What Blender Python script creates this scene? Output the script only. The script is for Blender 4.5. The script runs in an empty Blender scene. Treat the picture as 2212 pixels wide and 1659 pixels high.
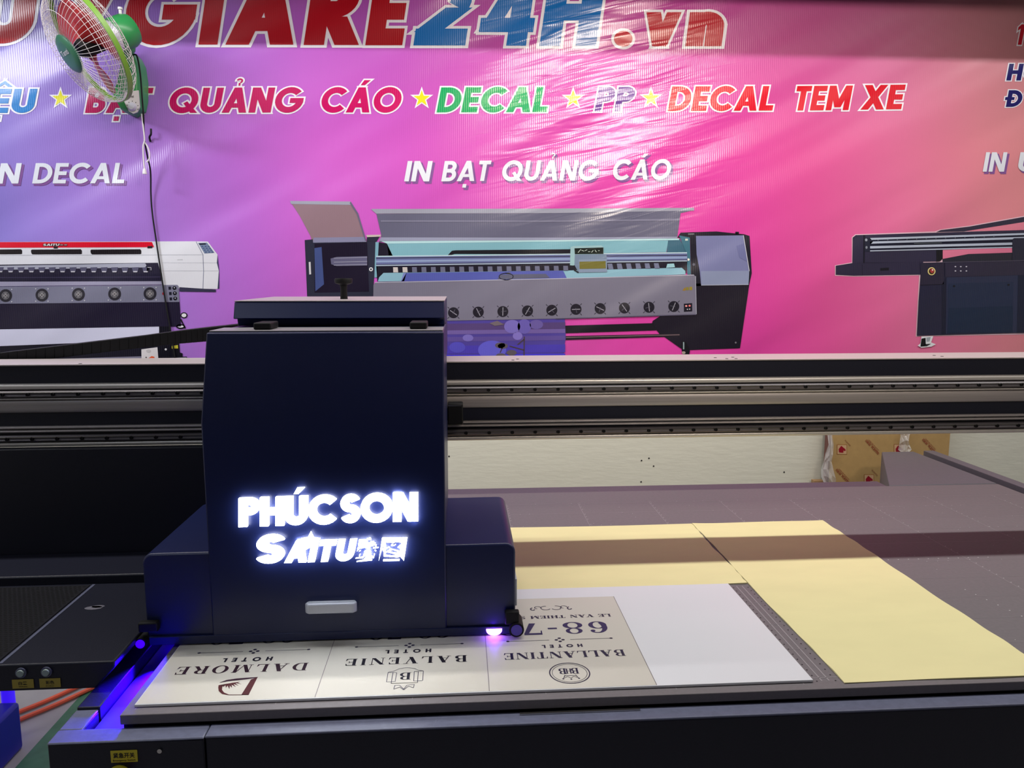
import bpy, math, random
from mathutils import Vector, Matrix
random.seed(7)
SC = bpy.context.scene
COL = SC.collection

# ------------------------------------------------------------------ camera
F = 1661.0; CX, CY = 1106.0, 829.5
PITCH = math.atan(229.5/F); YAW = math.atan(116*math.cos(PITCH)/F)
CAM = Vector((0, 0, 1.6))
RV = Vector((math.cos(YAW), -math.sin(YAW), 0))
FW = Vector((math.sin(YAW)*math.cos(PITCH), math.cos(YAW)*math.cos(PITCH), -math.sin(PITCH)))
UV = RV.cross(FW)
cd = bpy.data.cameras.new('camera'); cam = bpy.data.objects.new('camera', cd); COL.objects.link(cam)
cd.sensor_width = 36.0; cd.lens = 36.0*F/2212.0; cd.clip_start = 0.05
M = Matrix((RV, UV, -FW)).transposed().to_4x4(); M.translation = CAM
cam.matrix_world = M
SC.camera = cam

def at(px, py, X=None, Y=None, Z=None):
    """a measured point of the photograph, on the real plane it lies in"""
    d = FW + RV*((px-CX)/F) - UV*((py-CY)/F)
    t = (X-CAM.x)/d.x if X is not None else (Y-CAM.y)/d.y if Y is not None else (Z-CAM.z)/d.z
    return CAM + d*t

# ------------------------------------------------------------------ world, lights, exposure
w = bpy.data.worlds.new('world'); SC.world = w; w.use_nodes = True
w.node_tree.nodes['Background'].inputs[0].default_value = (0.80, 0.88, 1.0, 1)
w.node_tree.nodes['Background'].inputs[1].default_value = 0.22
vs = SC.view_settings
vs.view_transform = 'Standard'; vs.look = 'None'; vs.exposure = 0.0; vs.gamma = 1.0; vs.use_curve_mapping = False

def area(name, loc, aim, sx, sy, watts, col):
    l = bpy.data.lights.new(name, 'AREA'); l.shape = 'RECTANGLE'; l.size = sx; l.size_y = sy
    l.energy = watts; l.color = col
    o = bpy.data.objects.new(name, l); COL.objects.link(o); o.location = loc
    d = Vector(aim)-Vector(loc)
    o.rotation_euler = d.to_track_quat('-Z', 'Y').to_euler()
    return o
# tube row on the ceiling by the back wall (casts the beam's shadow), lamps over the front of the shop
area('tube_light', (0.4, 2.17, 3.30), (0.4, 2.17, 0), 6.6, 0.08, 94, (1.0, 0.97, 0.93))
sl = area('spot_panel', (1.42, -0.85, 3.30), (0.64, 3.4, 2.36), 0.9, 0.35, 18, (1.0, 0.86, 0.72))
sl.data.spread = math.radians(60)
sl = area('spot_panel', (-3.1, 1.5, 3.2), (-1.4, 3.4, 1.75), 0.9, 0.25, 8.0, (0.90, 0.93, 1.0))
sl.data.spread = math.radians(75)
area('tube_light', (-1.75, -0.6, 3.32), (-1.75, -0.4, 0), 1.2, 0.12, 12, (0.84, 0.90, 1.0))
area('tube_light', (3.2, 0.2, 3.32), (3.2, 0.4, 0), 1.2, 0.12, 8, (1.0, 0.96, 0.90))

# ------------------------------------------------------------------ materials
def lin(c):
    return tuple(((v/255)/12.92 if v/255 <= 0.04045 else ((v/255+0.055)/1.055)**2.4) for v in c)
def mat(name, rgb, rough=0.5, metal=0.0, spec=0.5, emit=None, es=0.0, alpha=1.0, trans=0.0, coat=0.0):
    m = bpy.data.materials.new(name); m.use_nodes = True
    b = m.node_tree.nodes['Principled BSDF']
    b.inputs['Base Color'].default_value = (*lin(rgb), 1)
    b.inputs['Roughness'].default_value = rough; b.inputs['Metallic'].default_value = metal
    b.inputs['Specular IOR Level'].default_value = spec
    b.inputs['Coat Weight'].default_value = coat
    b.inputs['Alpha'].default_value = alpha; b.inputs['Transmission Weight'].default_value = trans
    if emit: b.inputs['Emission Color'].default_value = (*emit, 1); b.inputs['Emission Strength'].default_value = es
    return m
def nodes(m):
    nt = m.node_tree; return nt, nt.nodes, nt.links, nt.nodes['Principled BSDF']
def grain(m, scale, bump, colvar=0.0, stretch=(1, 1, 1), detail=4):
    """fine surface unevenness and slight colour mottling of the thing itself"""
    nt, n, l, b = nodes(m)
    g = n.new('ShaderNodeNewGeometry'); mp = n.new('ShaderNodeMapping'); mp.inputs['Scale'].default_value = stretch
    l.new(g.outputs['Position'], mp.inputs['Vector'])
    t = n.new('ShaderNodeTexNoise'); t.inputs['Scale'].default_value = scale; t.inputs['Detail'].default_value = detail
    l.new(mp.outputs[0], t.inputs['Vector'])
    if bump:
        bp = n.new('ShaderNodeBump'); bp.inputs['Strength'].default_value = bump; bp.inputs['Distance'].default_value = 0.004
        l.new(t.outputs[0], bp.inputs['Height']); l.new(bp.outputs[0], b.inputs['Normal'])
    if colvar:
        mx = n.new('ShaderNodeMix'); mx.data_type = 'RGBA'; mx.blend_type = 'MULTIPLY'; mx.inputs[0].default_value = 1.0
        base = tuple(b.inputs['Base Color'].default_value)
        rp = n.new('ShaderNodeMapRange'); rp.inputs['From Min'].default_value = 0.3; rp.inputs['From Max'].default_value = 0.7
        rp.inputs['To Min'].default_value = 1-colvar; rp.inputs['To Max'].default_value = 1+colvar*0.5
        l.new(t.outputs[0], rp.inputs['Value'])
        mx.inputs[6].default_value = base; l.new(rp.outputs[0], mx.inputs[7])
        l.new(mx.outputs[2], b.inputs['Base Color'])
    return m

def print_material(name, vinyl):
    """ink laid on a sheet: the colour of each printed patch is stored in the mesh"""
    m = mat(name, (255, 255, 255), 0.40, spec=0.5)
    nt, n, l, b = nodes(m)
    a = n.new('ShaderNodeVertexColor'); a.layer_name = 'ink'
    l.new(a.outputs[0], b.inputs['Base Color'])
    if vinyl:
        b.inputs['Roughness'].default_value = 0.26; b.inputs['Specular IOR Level'].default_value = 0.5
        g = n.new('ShaderNodeNewGeometry')
        # soft folds running up to the right, fine sideways creases near the middle, woven ribs
        def noise(rot, sc, scale, detail=2, dist=0.0):
            mp = n.new('ShaderNodeMapping'); mp.inputs['Rotation'].default_value = (0, rot, 0)
            mp2 = n.new('ShaderNodeMapping'); mp2.inputs['Scale'].default_value = sc
            l.new(g.outputs['Position'], mp.inputs['Vector']); l.new(mp.outputs[0], mp2.inputs['Vector'])
            t = n.new('ShaderNodeTexNoise'); t.inputs['Scale'].default_value = scale; t.inputs['Detail'].default_value = detail
            t.inputs['Distortion'].default_value = dist
            l.new(mp2.outputs[0], t.inputs['Vector']); return t.outputs[0]
        f1 = noise(math.radians(28), (0.35, 1, 2.6), 1.7, 1)
        f2 = noise(math.radians(12), (0.7, 1, 6.0), 4.0, 2, 0.6)
        wv = n.new('ShaderNodeTexWave'); wv.inputs['Scale'].default_value = 36; wv.bands_direction = 'X'
        wv.inputs['Distortion'].default_value = 0.0
        l.new(g.outputs['Position'], wv.inputs['Vector'])
        sep = n.new('ShaderNodeSeparateXYZ'); l.new(g.outputs['Position'], sep.inputs[0])
        # creases gather around one slack spot of the sheet
        vd = n.new('ShaderNodeVectorMath'); vd.operation = 'DISTANCE'; vd.inputs[1].default_value = (0.62, 3.39, 2.30)
        l.new(g.outputs['Position'], vd.inputs[0])
        mr = n.new('ShaderNodeMapRange'); mr.inputs['From Min'].default_value = 0.15; mr.inputs['From Max'].default_value = 0.75
        mr.inputs['To Min'].default_value = 1.0; mr.inputs['To Max'].default_value = 0.05
        l.new(vd.outputs['Value'], mr.inputs['Value'])
        mu = n.new('ShaderNodeMath'); mu.operation = 'MULTIPLY'; l.new(f2, mu.inputs[0]); l.new(mr.outputs[0], mu.inputs[1])
        b1 = n.new('ShaderNodeBump'); b1.inputs['Strength'].default_value = 0.65; b1.inputs['Distance'].default_value = 0.05
        l.new(f1, b1.inputs['Height'])
        b2 = n.new('ShaderNodeBump'); b2.inputs['Strength'].default_value = 0.36; b2.inputs['Distance'].default_value = 0.020
        l.new(mu.outputs[0], b2.inputs['Height']); l.new(b1.outputs[0], b2.inputs['Normal'])
        b3 = n.new('ShaderNodeBump'); b3.inputs['Strength'].default_value = 0.10; b3.inputs['Distance'].default_value = 0.002
        l.new(wv.outputs[1], b3.inputs['Height']); l.new(b2.outputs[0], b3.inputs['Normal'])
        l.new(b3.outputs[0], b.inputs['Normal'])
    return m

VINYL = print_material('printed_vinyl', True)
INK = print_material('ink_on_board', False)
BLACK = grain(mat('black_powder_coat', (22, 24, 40), 0.42, spec=0.45), 260, 0.08)
NAVY = mat('satin_navy_black_cover', (21, 31, 78), 0.36, spec=0.5)
DARK = mat('matt_black_recess', (8, 8, 14), 0.6, spec=0.25)
RUBBER = mat('black_rubber', (14, 14, 18), 0.6, spec=0.3)
LEDGE = grain(mat('dark_grey_painted_steel', (100, 104, 128), 0.42), 90, 0.06, 0.12)
BEDM = grain(mat('grey_bed_surface', (118, 112, 116), 0.55), 120, 0.03, 0.07)
BEDSIDE = grain(mat('grey_bed_edge', (80, 80, 88), 0.45), 120, 0.03, 0.06)
ALU = grain(mat('brushed_aluminium', (214, 210, 206), 0.36, 0.45), 60, 0.05, 0.10, (0.06, 1, 6))
ALU2 = grain(mat('dull_aluminium', (172, 166, 166), 0.45, 0.4), 60, 0.05, 0.12, (0.06, 1, 6))
CHROME = mat('polished_steel', (205, 203, 195), 0.18, 1.0)
RAIL = grain(mat('ground_steel_guide', (112, 108, 112), 0.32, 0.5), 60, 0.03, 0.1, (0.06, 1, 6))
SILVER = mat('silver_plastic', (205, 208, 222), 0.35, 0.2)
WALLM = grain(mat('cream_wall_paint', (222, 222, 208), 0.7), 14, 0.35, 0.02, (1, 1, 4))
CEILM = mat('grey_ceiling_paint', (120, 120, 122), 0.8)
FRONTM = mat('dark_grey_shop_front', (84, 86, 92), 0.7)
FLOORM = grain(mat('grey_floor', (150, 148, 156), 0.5), 8, 0.05, 0.08)
GREEN_FLOOR = grain(mat('green_floor_paint', (60, 108, 88), 0.5), 20, 0.08, 0.2)
WHITEBOARD = mat('white_pvc_sheet', (232, 234, 240), 0.35)
YELLOW = grain(mat('pale_yellow_paper', (242, 234, 176), 0.62), 7, 0.25, 0.03, (1, 2.2, 1))
STICKER = mat('yellow_sticker', (214, 200, 50), 0.45)
STICKER_D = mat('aged_yellow_sticker', (170, 152, 60), 0.5)
INKBLACK = mat('black_ink', (22, 22, 26), 0.5)
GRN = mat('green_plastic', (52, 150, 84), 0.3)
GRN_D = mat('dark_green_badge', (52, 110, 84), 0.35)
LIME = mat('lime_green_ring', (120, 168, 56), 0.35)
WIRE = mat('white_coated_wire', (226, 220, 222), 0.4)
PANELW = mat('pale_grey_panel', (214, 212, 214), 0.35)
REDBLADE = mat('clear_red_blade', (196, 50, 52), 0.25, alpha=0.72)
CORDW = mat('white_cord', (222, 220, 224), 0.5)
KRAFT = grain(mat('brown_kraft_paper', (180, 148, 96), 0.6), 40, 0.10, 0.06)
KRAFT_D = mat('brown_cardboard', (166, 132, 92), 0.7)
KRAFT_E = mat('reddish_pack_edge', (120, 76, 70), 0.6)
FILM = mat('clear_plastic_film', (235, 235, 235), 0.08, alpha=0.30)
GLOW = mat('lit_white_acrylic', (255, 255, 255), 0.4, emit=(0.93, 0.97, 1.0), es=9.0)
UVCORE = mat('lit_ultraviolet_diodes', (255, 255, 255), 0.3, emit=(0.55, 0.18, 1.0), es=9.0)
UVDIM = mat('lit_blue_diodes', (60, 30, 200), 0.3, emit=(0.04, 0.0, 1.0), es=1.5)
WHITE_STRIP = mat('grey_gap_strip', (66, 62, 84), 0.5)
BLUEP = mat('blue_plastic', (12, 14, 168), 0.4)
LEG_GLOW = mat('blue_leg_painted_glow', (60, 40, 240), 0.3, emit=(.05, .01, 1.0), es=.7)  # emission stands in for ultraviolet light falling on the leg, which is no lamp
ORANGE = mat('orange_hose', (214, 92, 66), 0.4)
LENS = mat('violet_sensor_lens', (70, 40, 190), 0.2, spec=0.8)
BTN = mat('pale_push_button', (150, 168, 166), 0.35)

# ------------------------------------------------------------------ mesh building
class MB:
    def __init__(s): s.v = []; s.f = []; s.m = []; s.c = []
    def add(s, vs_, fs, m=0, c=None):
        k = len(s.v); s.v += [tuple(p) for p in vs_]
        for f in fs: s.f.append([i+k for i in f]); s.m.append(m); s.c.append(c)
        return s
    def box(s, x0, x1, y0, y1, z0, z1, m=0):
        v = [(x, y, z) for x in (x0, x1) for y in (y0, y1) for z in (z0, z1)]
        return s.add(v, [(0, 1, 3, 2), (4, 6, 7, 5), (0, 4, 5, 1), (2, 3, 7, 6), (0, 2, 6, 4), (1, 5, 7, 3)], m)
    def prism(s, poly, fn, a0, a1, m=0):
        """poly in 2-D (counter-clockwise or not), fn(u, v, a) -> xyz, extruded from a0 to a1"""
        n = len(poly)
        v = [fn(u, q, a0) for u, q in poly]+[fn(u, q, a1) for u, q in poly]
        return s.add(v, [list(range(n))[::-1], list(range(n, 2*n))]+[(i, (i+1) % n, n+(i+1) % n, n+i) for i in range(n)], m)
    def lathe(s, prof, o, ax, n=32, m=0, cap=True):
        """prof: (distance along ax, radius)"""
        ax = Vector(ax).normalized(); a = ax.orthogonal().normalized(); b = ax.cross(a); o = Vector(o)
        v = []; f = []
        for d, r in prof:
            for i in range(n):
                t = 2*math.pi*i/n; v.append(o+ax*d+(a*math.cos(t)+b*math.sin(t))*r)
        for j in range(len(prof)-1):
            for i in range(n):
                f.append((j*n+i, j*n+(i+1) % n, (j+1)*n+(i+1) % n, (j+1)*n+i))
        if cap: f.append(list(range(n))[::-1]); f.append([(len(prof)-1)*n+i for i in range(n)])
        return s.add(v, f, m)
    def cyl(s, p0, p1, r, n=20, m=0, r1=None):
        d = Vector(p1)-Vector(p0); return s.lathe([(0, r), (d.length, r if r1 is None else r1)], p0, d, n, m)
    def tube(s, pts, r, n=8, m=0, closed=False):
        pts = [Vector(p) for p in pts]; N = len(pts); v = []; f = []
        up = None
        for i, p in enumerate(pts):
            if closed: t = pts[(i+1) % N]-pts[i-1]
            else: t = pts[min(i+1, N-1)]-pts[max(i-1, 0)]
            t.normalize()
            a = t.orthogonal().normalized() if up is None else (up-t*up.dot(t)).normalized()
            up = a; b = t.cross(a)
            for k in range(n):
                q = 2*math.pi*k/n; v.append(p+(a*math.cos(q)+b*math.sin(q))*r)
        for i in range(N if closed else N-1):
            j = (i+1) % N
            for k in range(n): f.append((i*n+k, i*n+(k+1) % n, j*n+(k+1) % n, j*n+k))
        if not closed: f.append(list(range(n))[::-1]); f.append([(N-1)*n+k for k in range(n)])
        return s.add(v, f, m)
    def build(s, name, mats, parent=None, smooth=False, bevel=0.0, ink=False, seg=2, origin=None):
        me = bpy.data.meshes.new(name)
        o3 = Vector(origin) if origin is not None else Vector((0, 0, 0))
        me.from_pydata([tuple(Vector(p)-o3) for p in s.v], [], s.f); me.update()
        for m in (mats if isinstance(mats, (list, tuple)) else [mats]): me.materials.append(m)
        me.polygons.foreach_set('material_index', s.m)
        if ink:
            at_ = me.color_attributes.new('ink', 'FLOAT_COLOR', 'CORNER')
            for p in me.polygons:
                c = s.c[p.index]
                for j, li in enumerate(p.loop_indices):
                    cc = c[j] if isinstance(c[0], (tuple, list)) else c
                    at_.data[li].color = (*lin(cc), 1)
        if smooth:
            for p in me.polygons: p.use_smooth = True
        o = bpy.data.objects.new(name, me); COL.objects.link(o); o.location = o3
        if bevel:
            bm = o.modifiers.new('bevel', 'BEVEL'); bm.width = bevel; bm.segments = seg; bm.limit_method = 'ANGLE'; bm.angle_limit = math.radians(40)
            for p in me.polygons: p.use_smooth = True
            try: me.set_sharp_from_angle(angle=math.radians(35))
            except Exception: pass
        elif smooth:
            try: me.set_sharp_from_angle(angle=math.radians(40))
            except Exception: pass
        if parent: join(o, parent)
        return o
WM = {}
def world_of(o):
    p = o.parent
    m = Matrix.Translation(o.location)
    return m if p is None else world_of(p) @ o.matrix_parent_inverse @ m
def join(o, parent):
    o.parent = parent; o.matrix_parent_inverse = world_of(parent).inverted()
def tag(o, label=None, cat=None, group=None, kind=None):
    if label: o['label'] = label
    if cat: o['category'] = cat
    if group: o['group'] = group
    if kind: o['kind'] = kind
    return o
def thing(name, label, cat, loc, group=None):
    o = bpy.data.objects.new(name, None); COL.objects.link(o); o.location = loc; o.empty_display_size = 0.1
    return tag(o, label, cat, group)
def copy_to(o, loc, parent):
    c = o.copy(); COL.objects.link(c); c.location = loc
    if parent: c.parent = parent; c.matrix_parent_inverse = world_of(parent).inverted()
    return c
XZ = lambda u, v, a: (u, a, v)      # profile in x,z extruded along y
YZ = lambda u, v, a: (a, u, v)      # profile in y,z extruded along x
XY = lambda u, v, a: (u, v, a)      # outline in x,y extruded along z

# ------------------------------------------------------------------ lettering: strokes as polygons
def q(*p): return ('q', list(p))
def R(x0, y0, x1, y1): return q((x0, y0), (x1, y0), (x1, y1), (x0, y1))
def DG(x0, y0, x1, y1, h): return q((x0-h/2, y0), (x0+h/2, y0), (x1+h/2, y1), (x1-h/2, y1))
def AR(cx, cy, rx, ry, a0, a1, tx, ty=None): return ('a', cx, cy, rx, ry, a0, a1, tx, tx if ty is None else ty)
def sans(ch, t):
    T = t*0.92
    if ch == 'I': return t, [R(0, 0, t, 1)]
    if ch == 'L': return .52, [R(0, 0, t, 1), R(t, 0, .52, T)]
    if ch == 'E': return .56, [R(0, 0, t, 1), R(t, 0, .56, T), R(t, 1-T, .56, 1), R(t, .5-T/2, .53, .5+T/2)]
    if ch == 'T': w_ = .38+t; return w_, [R(w_/2-t/2, 0, w_/2+t/2, 1-T), R(0, 1-T, w_, 1)]
    if ch == 'H': return .74, [R(0, 0, t, 1), R(.74-t, 0, .74, 1), R(t, .5-T/2, .74-t, .5+T/2)]
    if ch == 'N': return .78, [R(0, 0, t, 1), R(.78-t, 0, .78, 1), DG(t*.6, 1, .78-t*.6, 0, t*1.2)]
    if ch == 'M': return .94, [R(0, 0, t, 1), R(.94-t, 0, .94, 1), DG(t*.6, 1, .47, .12, t*1.1), DG(.94-t*.6, 1, .47, .12, t*1.1)]
    if ch == 'A': return .86, [DG(t*.55, 0, .43, 1, t*1.1), DG(.86-t*.55, 0, .43, 1, t*1.1), R(.24, .20, .62, .20+T*.8)]
    if ch in 'Vv':
        h = 1 if ch == 'V' else .72; w_ = .86 if ch == 'V' else .80
        return w_, [DG(t*.55, h, w_/2, 0, t*1.1), DG(w_-t*.55, h, w_/2, 0, t*1.1)]
    if ch == 'Y': return .84, [DG(t*.55, 1, .42, .40, t*1.15), DG(.84-t*.55, 1, .42, .40, t*1.15), R(.42-t/2, 0, .42+t/2, .46)]
    if ch == 'X': return .86, [DG(t*.6, 0, .86-t*.6, 1, t*1.2), DG(t*.6, 1, .86-t*.6, 0, t*1.2)]
    if ch == 'U': r = .36; return .72, [R(0, r, t, 1), R(.72-t, r, .72, 1), AR(r, r, r, r, 180, 360, t)]
    if ch == 'O': return 1.0, [AR(.5, .5, .5, .515, 0, 360, t)]
    if ch == 'Q': return 1.02, [AR(.5, .5, .5, .515, 0, 360, t), q((.50, .38), (.62, .46), (1.04, .0), (.80, .0))]
    if ch == 'C': return .88, [AR(.5, .5, .5, .515, 42, 318, t)]
    if ch == 'G': return .98, [AR(.5, .5, .5, .515, 42, 352, t), R(.52, .5-T*.55, .99, .5+T*.35)]
    if ch == 'D': return .80, [R(0, 0, t, 1), R(t, 0, .32, T), R(t, 1-T, .32, 1), AR(.30, .5, .5, .5, -90, 90, t, T)]
    if ch == 'Đ': w_, p = sans('D', t); return w_, p+[R(-.12, .5-T*.4, .38, .5+T*.4)]
    if ch == 'B':
        r1 = (.48+T/2)/2; r2 = (.52+T/2)/2
        return .66, [R(0, 0, t, 1), R(t, 0, .36, T), R(t, 1-T, .34, 1), R(t, .52-T/2, .36, .52+T/2),
                     AR(.34, 1-r1, .29, r1, -90, 90, t, T), AR(.36, r2, .31, r2, -90, 90, t, T)]
    if ch in 'PR':
        r = .30
        p = [R(0, 0, t, 1), R(t, 1-T, .34, 1), R(t, .40, .34, .40+T), AR(.34, .70, .31, r, -90, 90, t, T)]
        if ch == 'P': return .65, p
        return .70, p+[DG(.28+t*.3, .42, .72-t*.55, 0, t*1.2)]
    if ch == 'S':
        r = (1+T)/4; w_ = .62
        return w_, [AR(w_/2, 1-r, w_/2, r, 25, 270, t, T), AR(w_/2, r, w_/2, r, -155, 90, t, T)]
    if ch == '2': return .66, [AR(.33, .68, .33, .335, -32, 165, t, T), DG(t*.55, T*.8, .58-t*.25, .56, t*1.25), R(0, 0, .66, T)]
    if ch == '4': return .74, [R(.40, 0, .40+t, 1), DG(t*.42, .22, .46, 1, t*.9), R(0, .20, .74, .20+T*.85)]
    if ch == '1': return .40, [R(.40-t, 0, .40, 1), q((0, .68), (.40-t, .80), (.40-t, 1), (0, .86))]
    if ch == 'n': return .62, [R(0, 0, t, .72), R(.62-t, 0, .62, .42), AR(.31, .41, .31, .32, 0, 180, t, T)]
    if ch == '.': return .30, [AR(.15, .15, .16, .15, 0, 360, .159, .149)]
    return .4, []
def accent(kind, cx, s=1.0):
    if kind == "'": return [q((cx-.07, 1.09), (cx+.08, 1.09), (cx+.26, 1.29), (cx+.03, 1.29))]
    if kind == '?': return [AR(cx, 1.27, .115, .10, -70, 165, .062), R(cx-.02, 1.08, cx+.045, 1.19)]
    if kind == '^': return [q((cx-.26, 1.08), (cx-.10, 1.08), (cx+.02, 1.19), (cx+.02, 1.33)), q((cx+.30, 1.08), (cx+.14, 1.08), (cx+.02, 1.19), (cx+.02, 1.33))]
    if kind == '.': return [R(cx-.10, -.32, cx+.08, -.14)]
    return []
DIA = {'Ệ': ('E', '^.'), 'Ạ': ('A', '.'), 'Ả': ('A', '?'), 'Á': ('A', "'"), 'Ú': ('U', "'")}
def sans_d(ch, t):
    if ch in DIA:
        b, ks = DIA[ch]; w_, p = sans(b, t)
        for k in ks: p = p+accent(k, w_/2)
        return w_, p
    return sans(ch, t)
def serif(ch, b=0):
    t = .20; h = .05; s = .07
    sv = lambda x, y: R(x-s, y, x+t+s, y+h)
    st = lambda x: [R(x, 0, x+t, 1), sv(x, 0), sv(x, 1-h)]
    th = lambda x: [R(x, 0, x+h, 1)]
    if ch == 'I': return .36, st(.08)
    if ch == 'L': return .72, st(.08)+[R(.2, 0, .70, h), q((.58, 0), (.70, 0), (.72, .30), (.68, .30))]
    if ch == 'E': return .74, st(.08)+[R(.2, 0, .70, h), R(.2, 1-h, .68, 1), q((.58, 0), (.70, 0), (.74, .30), (.70, .30)), q((.56, 1), (.68, 1), (.70, .72), (.66, .72)), R(.2, .5-h/2, .50, .5+h/2), R(.47, .36, .52, .64)]
    if ch == 'T': return .80, [R(.30, 0, .30+t, 1), sv(.30, 0), R(.02, 1-h, .78, 1), q((.02, 1), (.12, 1), (.06, .70), (.02, .70)), q((.78, 1), (.68, 1), (.74, .70), (.78, .70))]
    if ch == 'H': return .92, st(.08)+st(.62)+[R(.2, .5-h/2, .7, .5+h/2)]
    if ch == 'N': return .94, th(.12)+th(.78)+[R(.02, 0, .28, h), R(.66, 1-h, .94, 1), R(.02, 1-h, .2, 1), DG(.16, 1, .74, 0, .24)]
    if ch == 'M': return 1.14, th(.12)+[R(.02, 0, .28, h), R(.84, 0, .84+t, 1), R(.78, 0, 1.12, h), R(.9, 1-h, 1.12, 1), R(.02, 1-h, .2, 1), DG(.19, 1, .52, 0, .22), DG(.88, 1, .54, 0, .06)]
    if ch == 'A': return .92, [DG(.14, 0, .46, 1, .06), DG(.72, 0, .44, 1, .24), R(.2, .30, .66, .30+h), R(.0, 0, .30, h), R(.54, 0, .92, h)]
    if ch == 'V': return .92, [DG(.20, 1, .48, 0, .24), DG(.76, 1, .46, 0, .06), R(.0, 1-h, .38, 1), R(.62, 1-h, .92, 1)]
    if ch == 'O': return .96, [AR(.48, .5, .46, .51, 0, 360, .21, .05)]
    if ch == 'D': return .92, st(.08)+[R(.2, 0, .42, h), R(.2, 1-h, .42, 1), AR(.40, .5, .48, .5, -90, 90, .21, h)]
    if ch == 'B': return .80, st(.08)+[R(.2, 0, .42, h), R(.2, 1-h, .40, 1), R(.2, .5, .42, .55), AR(.40, .765, .32, .235, -90, 90, .19, h), AR(.42, .275, .35, .275, -90, 90, .20, h)]
    if ch == 'R': return .88, st(.08)+[R(.2, 1-h, .40, 1), R(.2, .48, .42, .53), AR(.40, .74, .34, .26, -90, 90, .20, h), DG(.50, .5, .76, 0, .22), R(.7, 0, .90, h)]
    if ch == 'S': return .66, [AR(.33, .74, .28, .26, 20, 250, .12, .06), AR(.33, .27, .30, .28, -160, 70, .13, .06), DG(.17, .68, .47, .36, .22)]
    if ch == '6': return .78, [AR(.38, .31, .34, .32, 0, 360, .17, .05), AR(.46, .5, .42, .51, 95, 235, .20, .06), AR(.62, .80, .09, .09, 0, 360, .088), AR(.46, .74, .26, .26, 20, 110, .06)]
    if ch == '8': return .80, [AR(.39, .27, .37, .28, 0, 360, .18, .05), AR(.39, .76, .31, .25, 0, 360, .15, .05)]
    if ch == '7': return .74, [R(.04, .86, .70, 1), q((.04, 1), (.10, 1), (.08, .66), (.04, .66)), q((.54, .90), (.70, .90), (.46, 0), (.22, 0))]
    if ch == '0': return .80, [AR(.40, .5, .38, .51, 0, 360, .20, .05)]
    if ch == '-': return .46, [R(.06, .44, .40, .56)]
    return .42, []
def offset_quad(pts, o):
    n = len(pts); A = sum(pts[i][0]*pts[(i+1) % n][1]-pts[(i+1) % n][0]*pts[i][1] for i in range(n))
    if A < 0: pts = pts[::-1]
    out = []
    for i in range(n):
        p0, p1, p2 = Vector(pts[i-1]), Vector(pts[i]), Vector(pts[(i+1) % n])
        d1 = (p1-p0); d2 = (p2-p1)
        if d1.length < 1e-6 or d2.length < 1e-6: out.append(tuple(p1)); continue
        d1.normalize(); d2.normalize(); n1 = Vector((d1.y, -d1.x)); n2 = Vector((d2.y, -d2.x))
        b = n1+n2; k = max(b.length_squared/2, 0.25)
        out.append(tuple(p1+b*(o/k)))
    return out
class Pg(list): pass
def polys(prims, o=0.0, step=12):
    """list of convex polygons for the strokes, grown by o; each stroke knows its place in the ink stack"""
    out = []
    for k_, p in enumerate(prims):
        n0 = len(out)
        _polys(p, o, step, out)
        out[n0:] = [Pg(g_) for g_ in out[n0:]]
        for g_ in out[n0:]: g_.k = k_ % 9
    return out
def _polys(p, o, step, out):
    if 1:
        if p[0] == 'q':
            pts = p[1]; n = len(pts)
            if sum(pts[i][0]*pts[(i+1) % n][1]-pts[(i+1) % n][0]*pts[i][1] for i in range(n)) < 0: pts = pts[::-1]
            out.append(offset_quad(pts, o) if o else pts)
        else:
            _, cx, cy, rx, ry, a0, a1, tx, ty = p
            full = a1-a0 >= 360
            e = 0 if (full or not o) else math.degrees(o/max(rx, .05))
            a0 -= e; a1 += e
            n = max(3, int((a1-a0)/step))
            pt = lambda a, k: (cx+(rx+o if k else max(rx-tx-o, .0005))*math.cos(math.radians(a)), cy+(ry+o if k else max(ry-ty-o, .0005))*math.sin(math.radians(a)))
            for i in range(n):
                u, v = a0+(a1-a0)*i/n, a0+(a1-a0)*(i+1)/n
                out.append([pt(u, 0), pt(u, 1), pt(v, 1), pt(v, 0)])
def compose(text, glyph, gap, space=.36):
    x = 0; pr = []; per = []
    for ch in text:
        if ch == ' ': x += space; continue
        w_, p = glyph(ch)
        sh = []
        for g in p:
            if g[0] == 'q': sh.append(('q', [(a+x, b) for a, b in g[1]]))
            else: sh.append(('a', g[1]+x)+g[2:])
        pr += sh; per.append(sh); x += w_+gap
    return x-gap, pr, per

# ------------------------------------------------------------------ the room
YW = 3.40
def struct(name, mb, m, label=None):
    o = mb.build(name, m); o['kind'] = 'structure'
    if label: o['label'] = label
    return o
struct('floor', MB().box(-3.4, 4.6, -4.2, YW+.15, -.1, 0), FLOORM)
struct('ceiling', MB().box(-3.4, 4.6, -4.2, YW+.15, 3.42, 3.52), CEILM)
struct('wall_back', MB().box(-3.4, 4.6, YW, YW+.15, 0, 3.42), WALLM)
struct('wall_left', MB().box(-3.55, -3.4, -4.2, YW+.15, 0, 3.42), WALLM)
struct('wall_right', MB().box(4.6, 4.75, -4.2, YW+.15, 0, 3.42), WALLM)
struct('wall_front', MB().box(-3.4, 4.6, -4.35, -4.2, 0, 3.42), FRONTM)
struct('trim_1', MB().box(-3.4, 4.6, 2.95, 3.08, 2.815, 3.42), CEILM, 'unseen ceiling beam added to shade the top of the banner')  # added out of view to cast the dark band across the banner top
fs = MB(); fs.add([(-1.47, 0.6, .003), (-1.25, 0.6, .003), (-1.25, 3.2, .003), (-1.47, 3.2, .003)], [(0, 1, 2, 3)])
struct('trim_2', fs, GREEN_FLOOR, 'green painted strip on the floor beside the printer')

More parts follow.
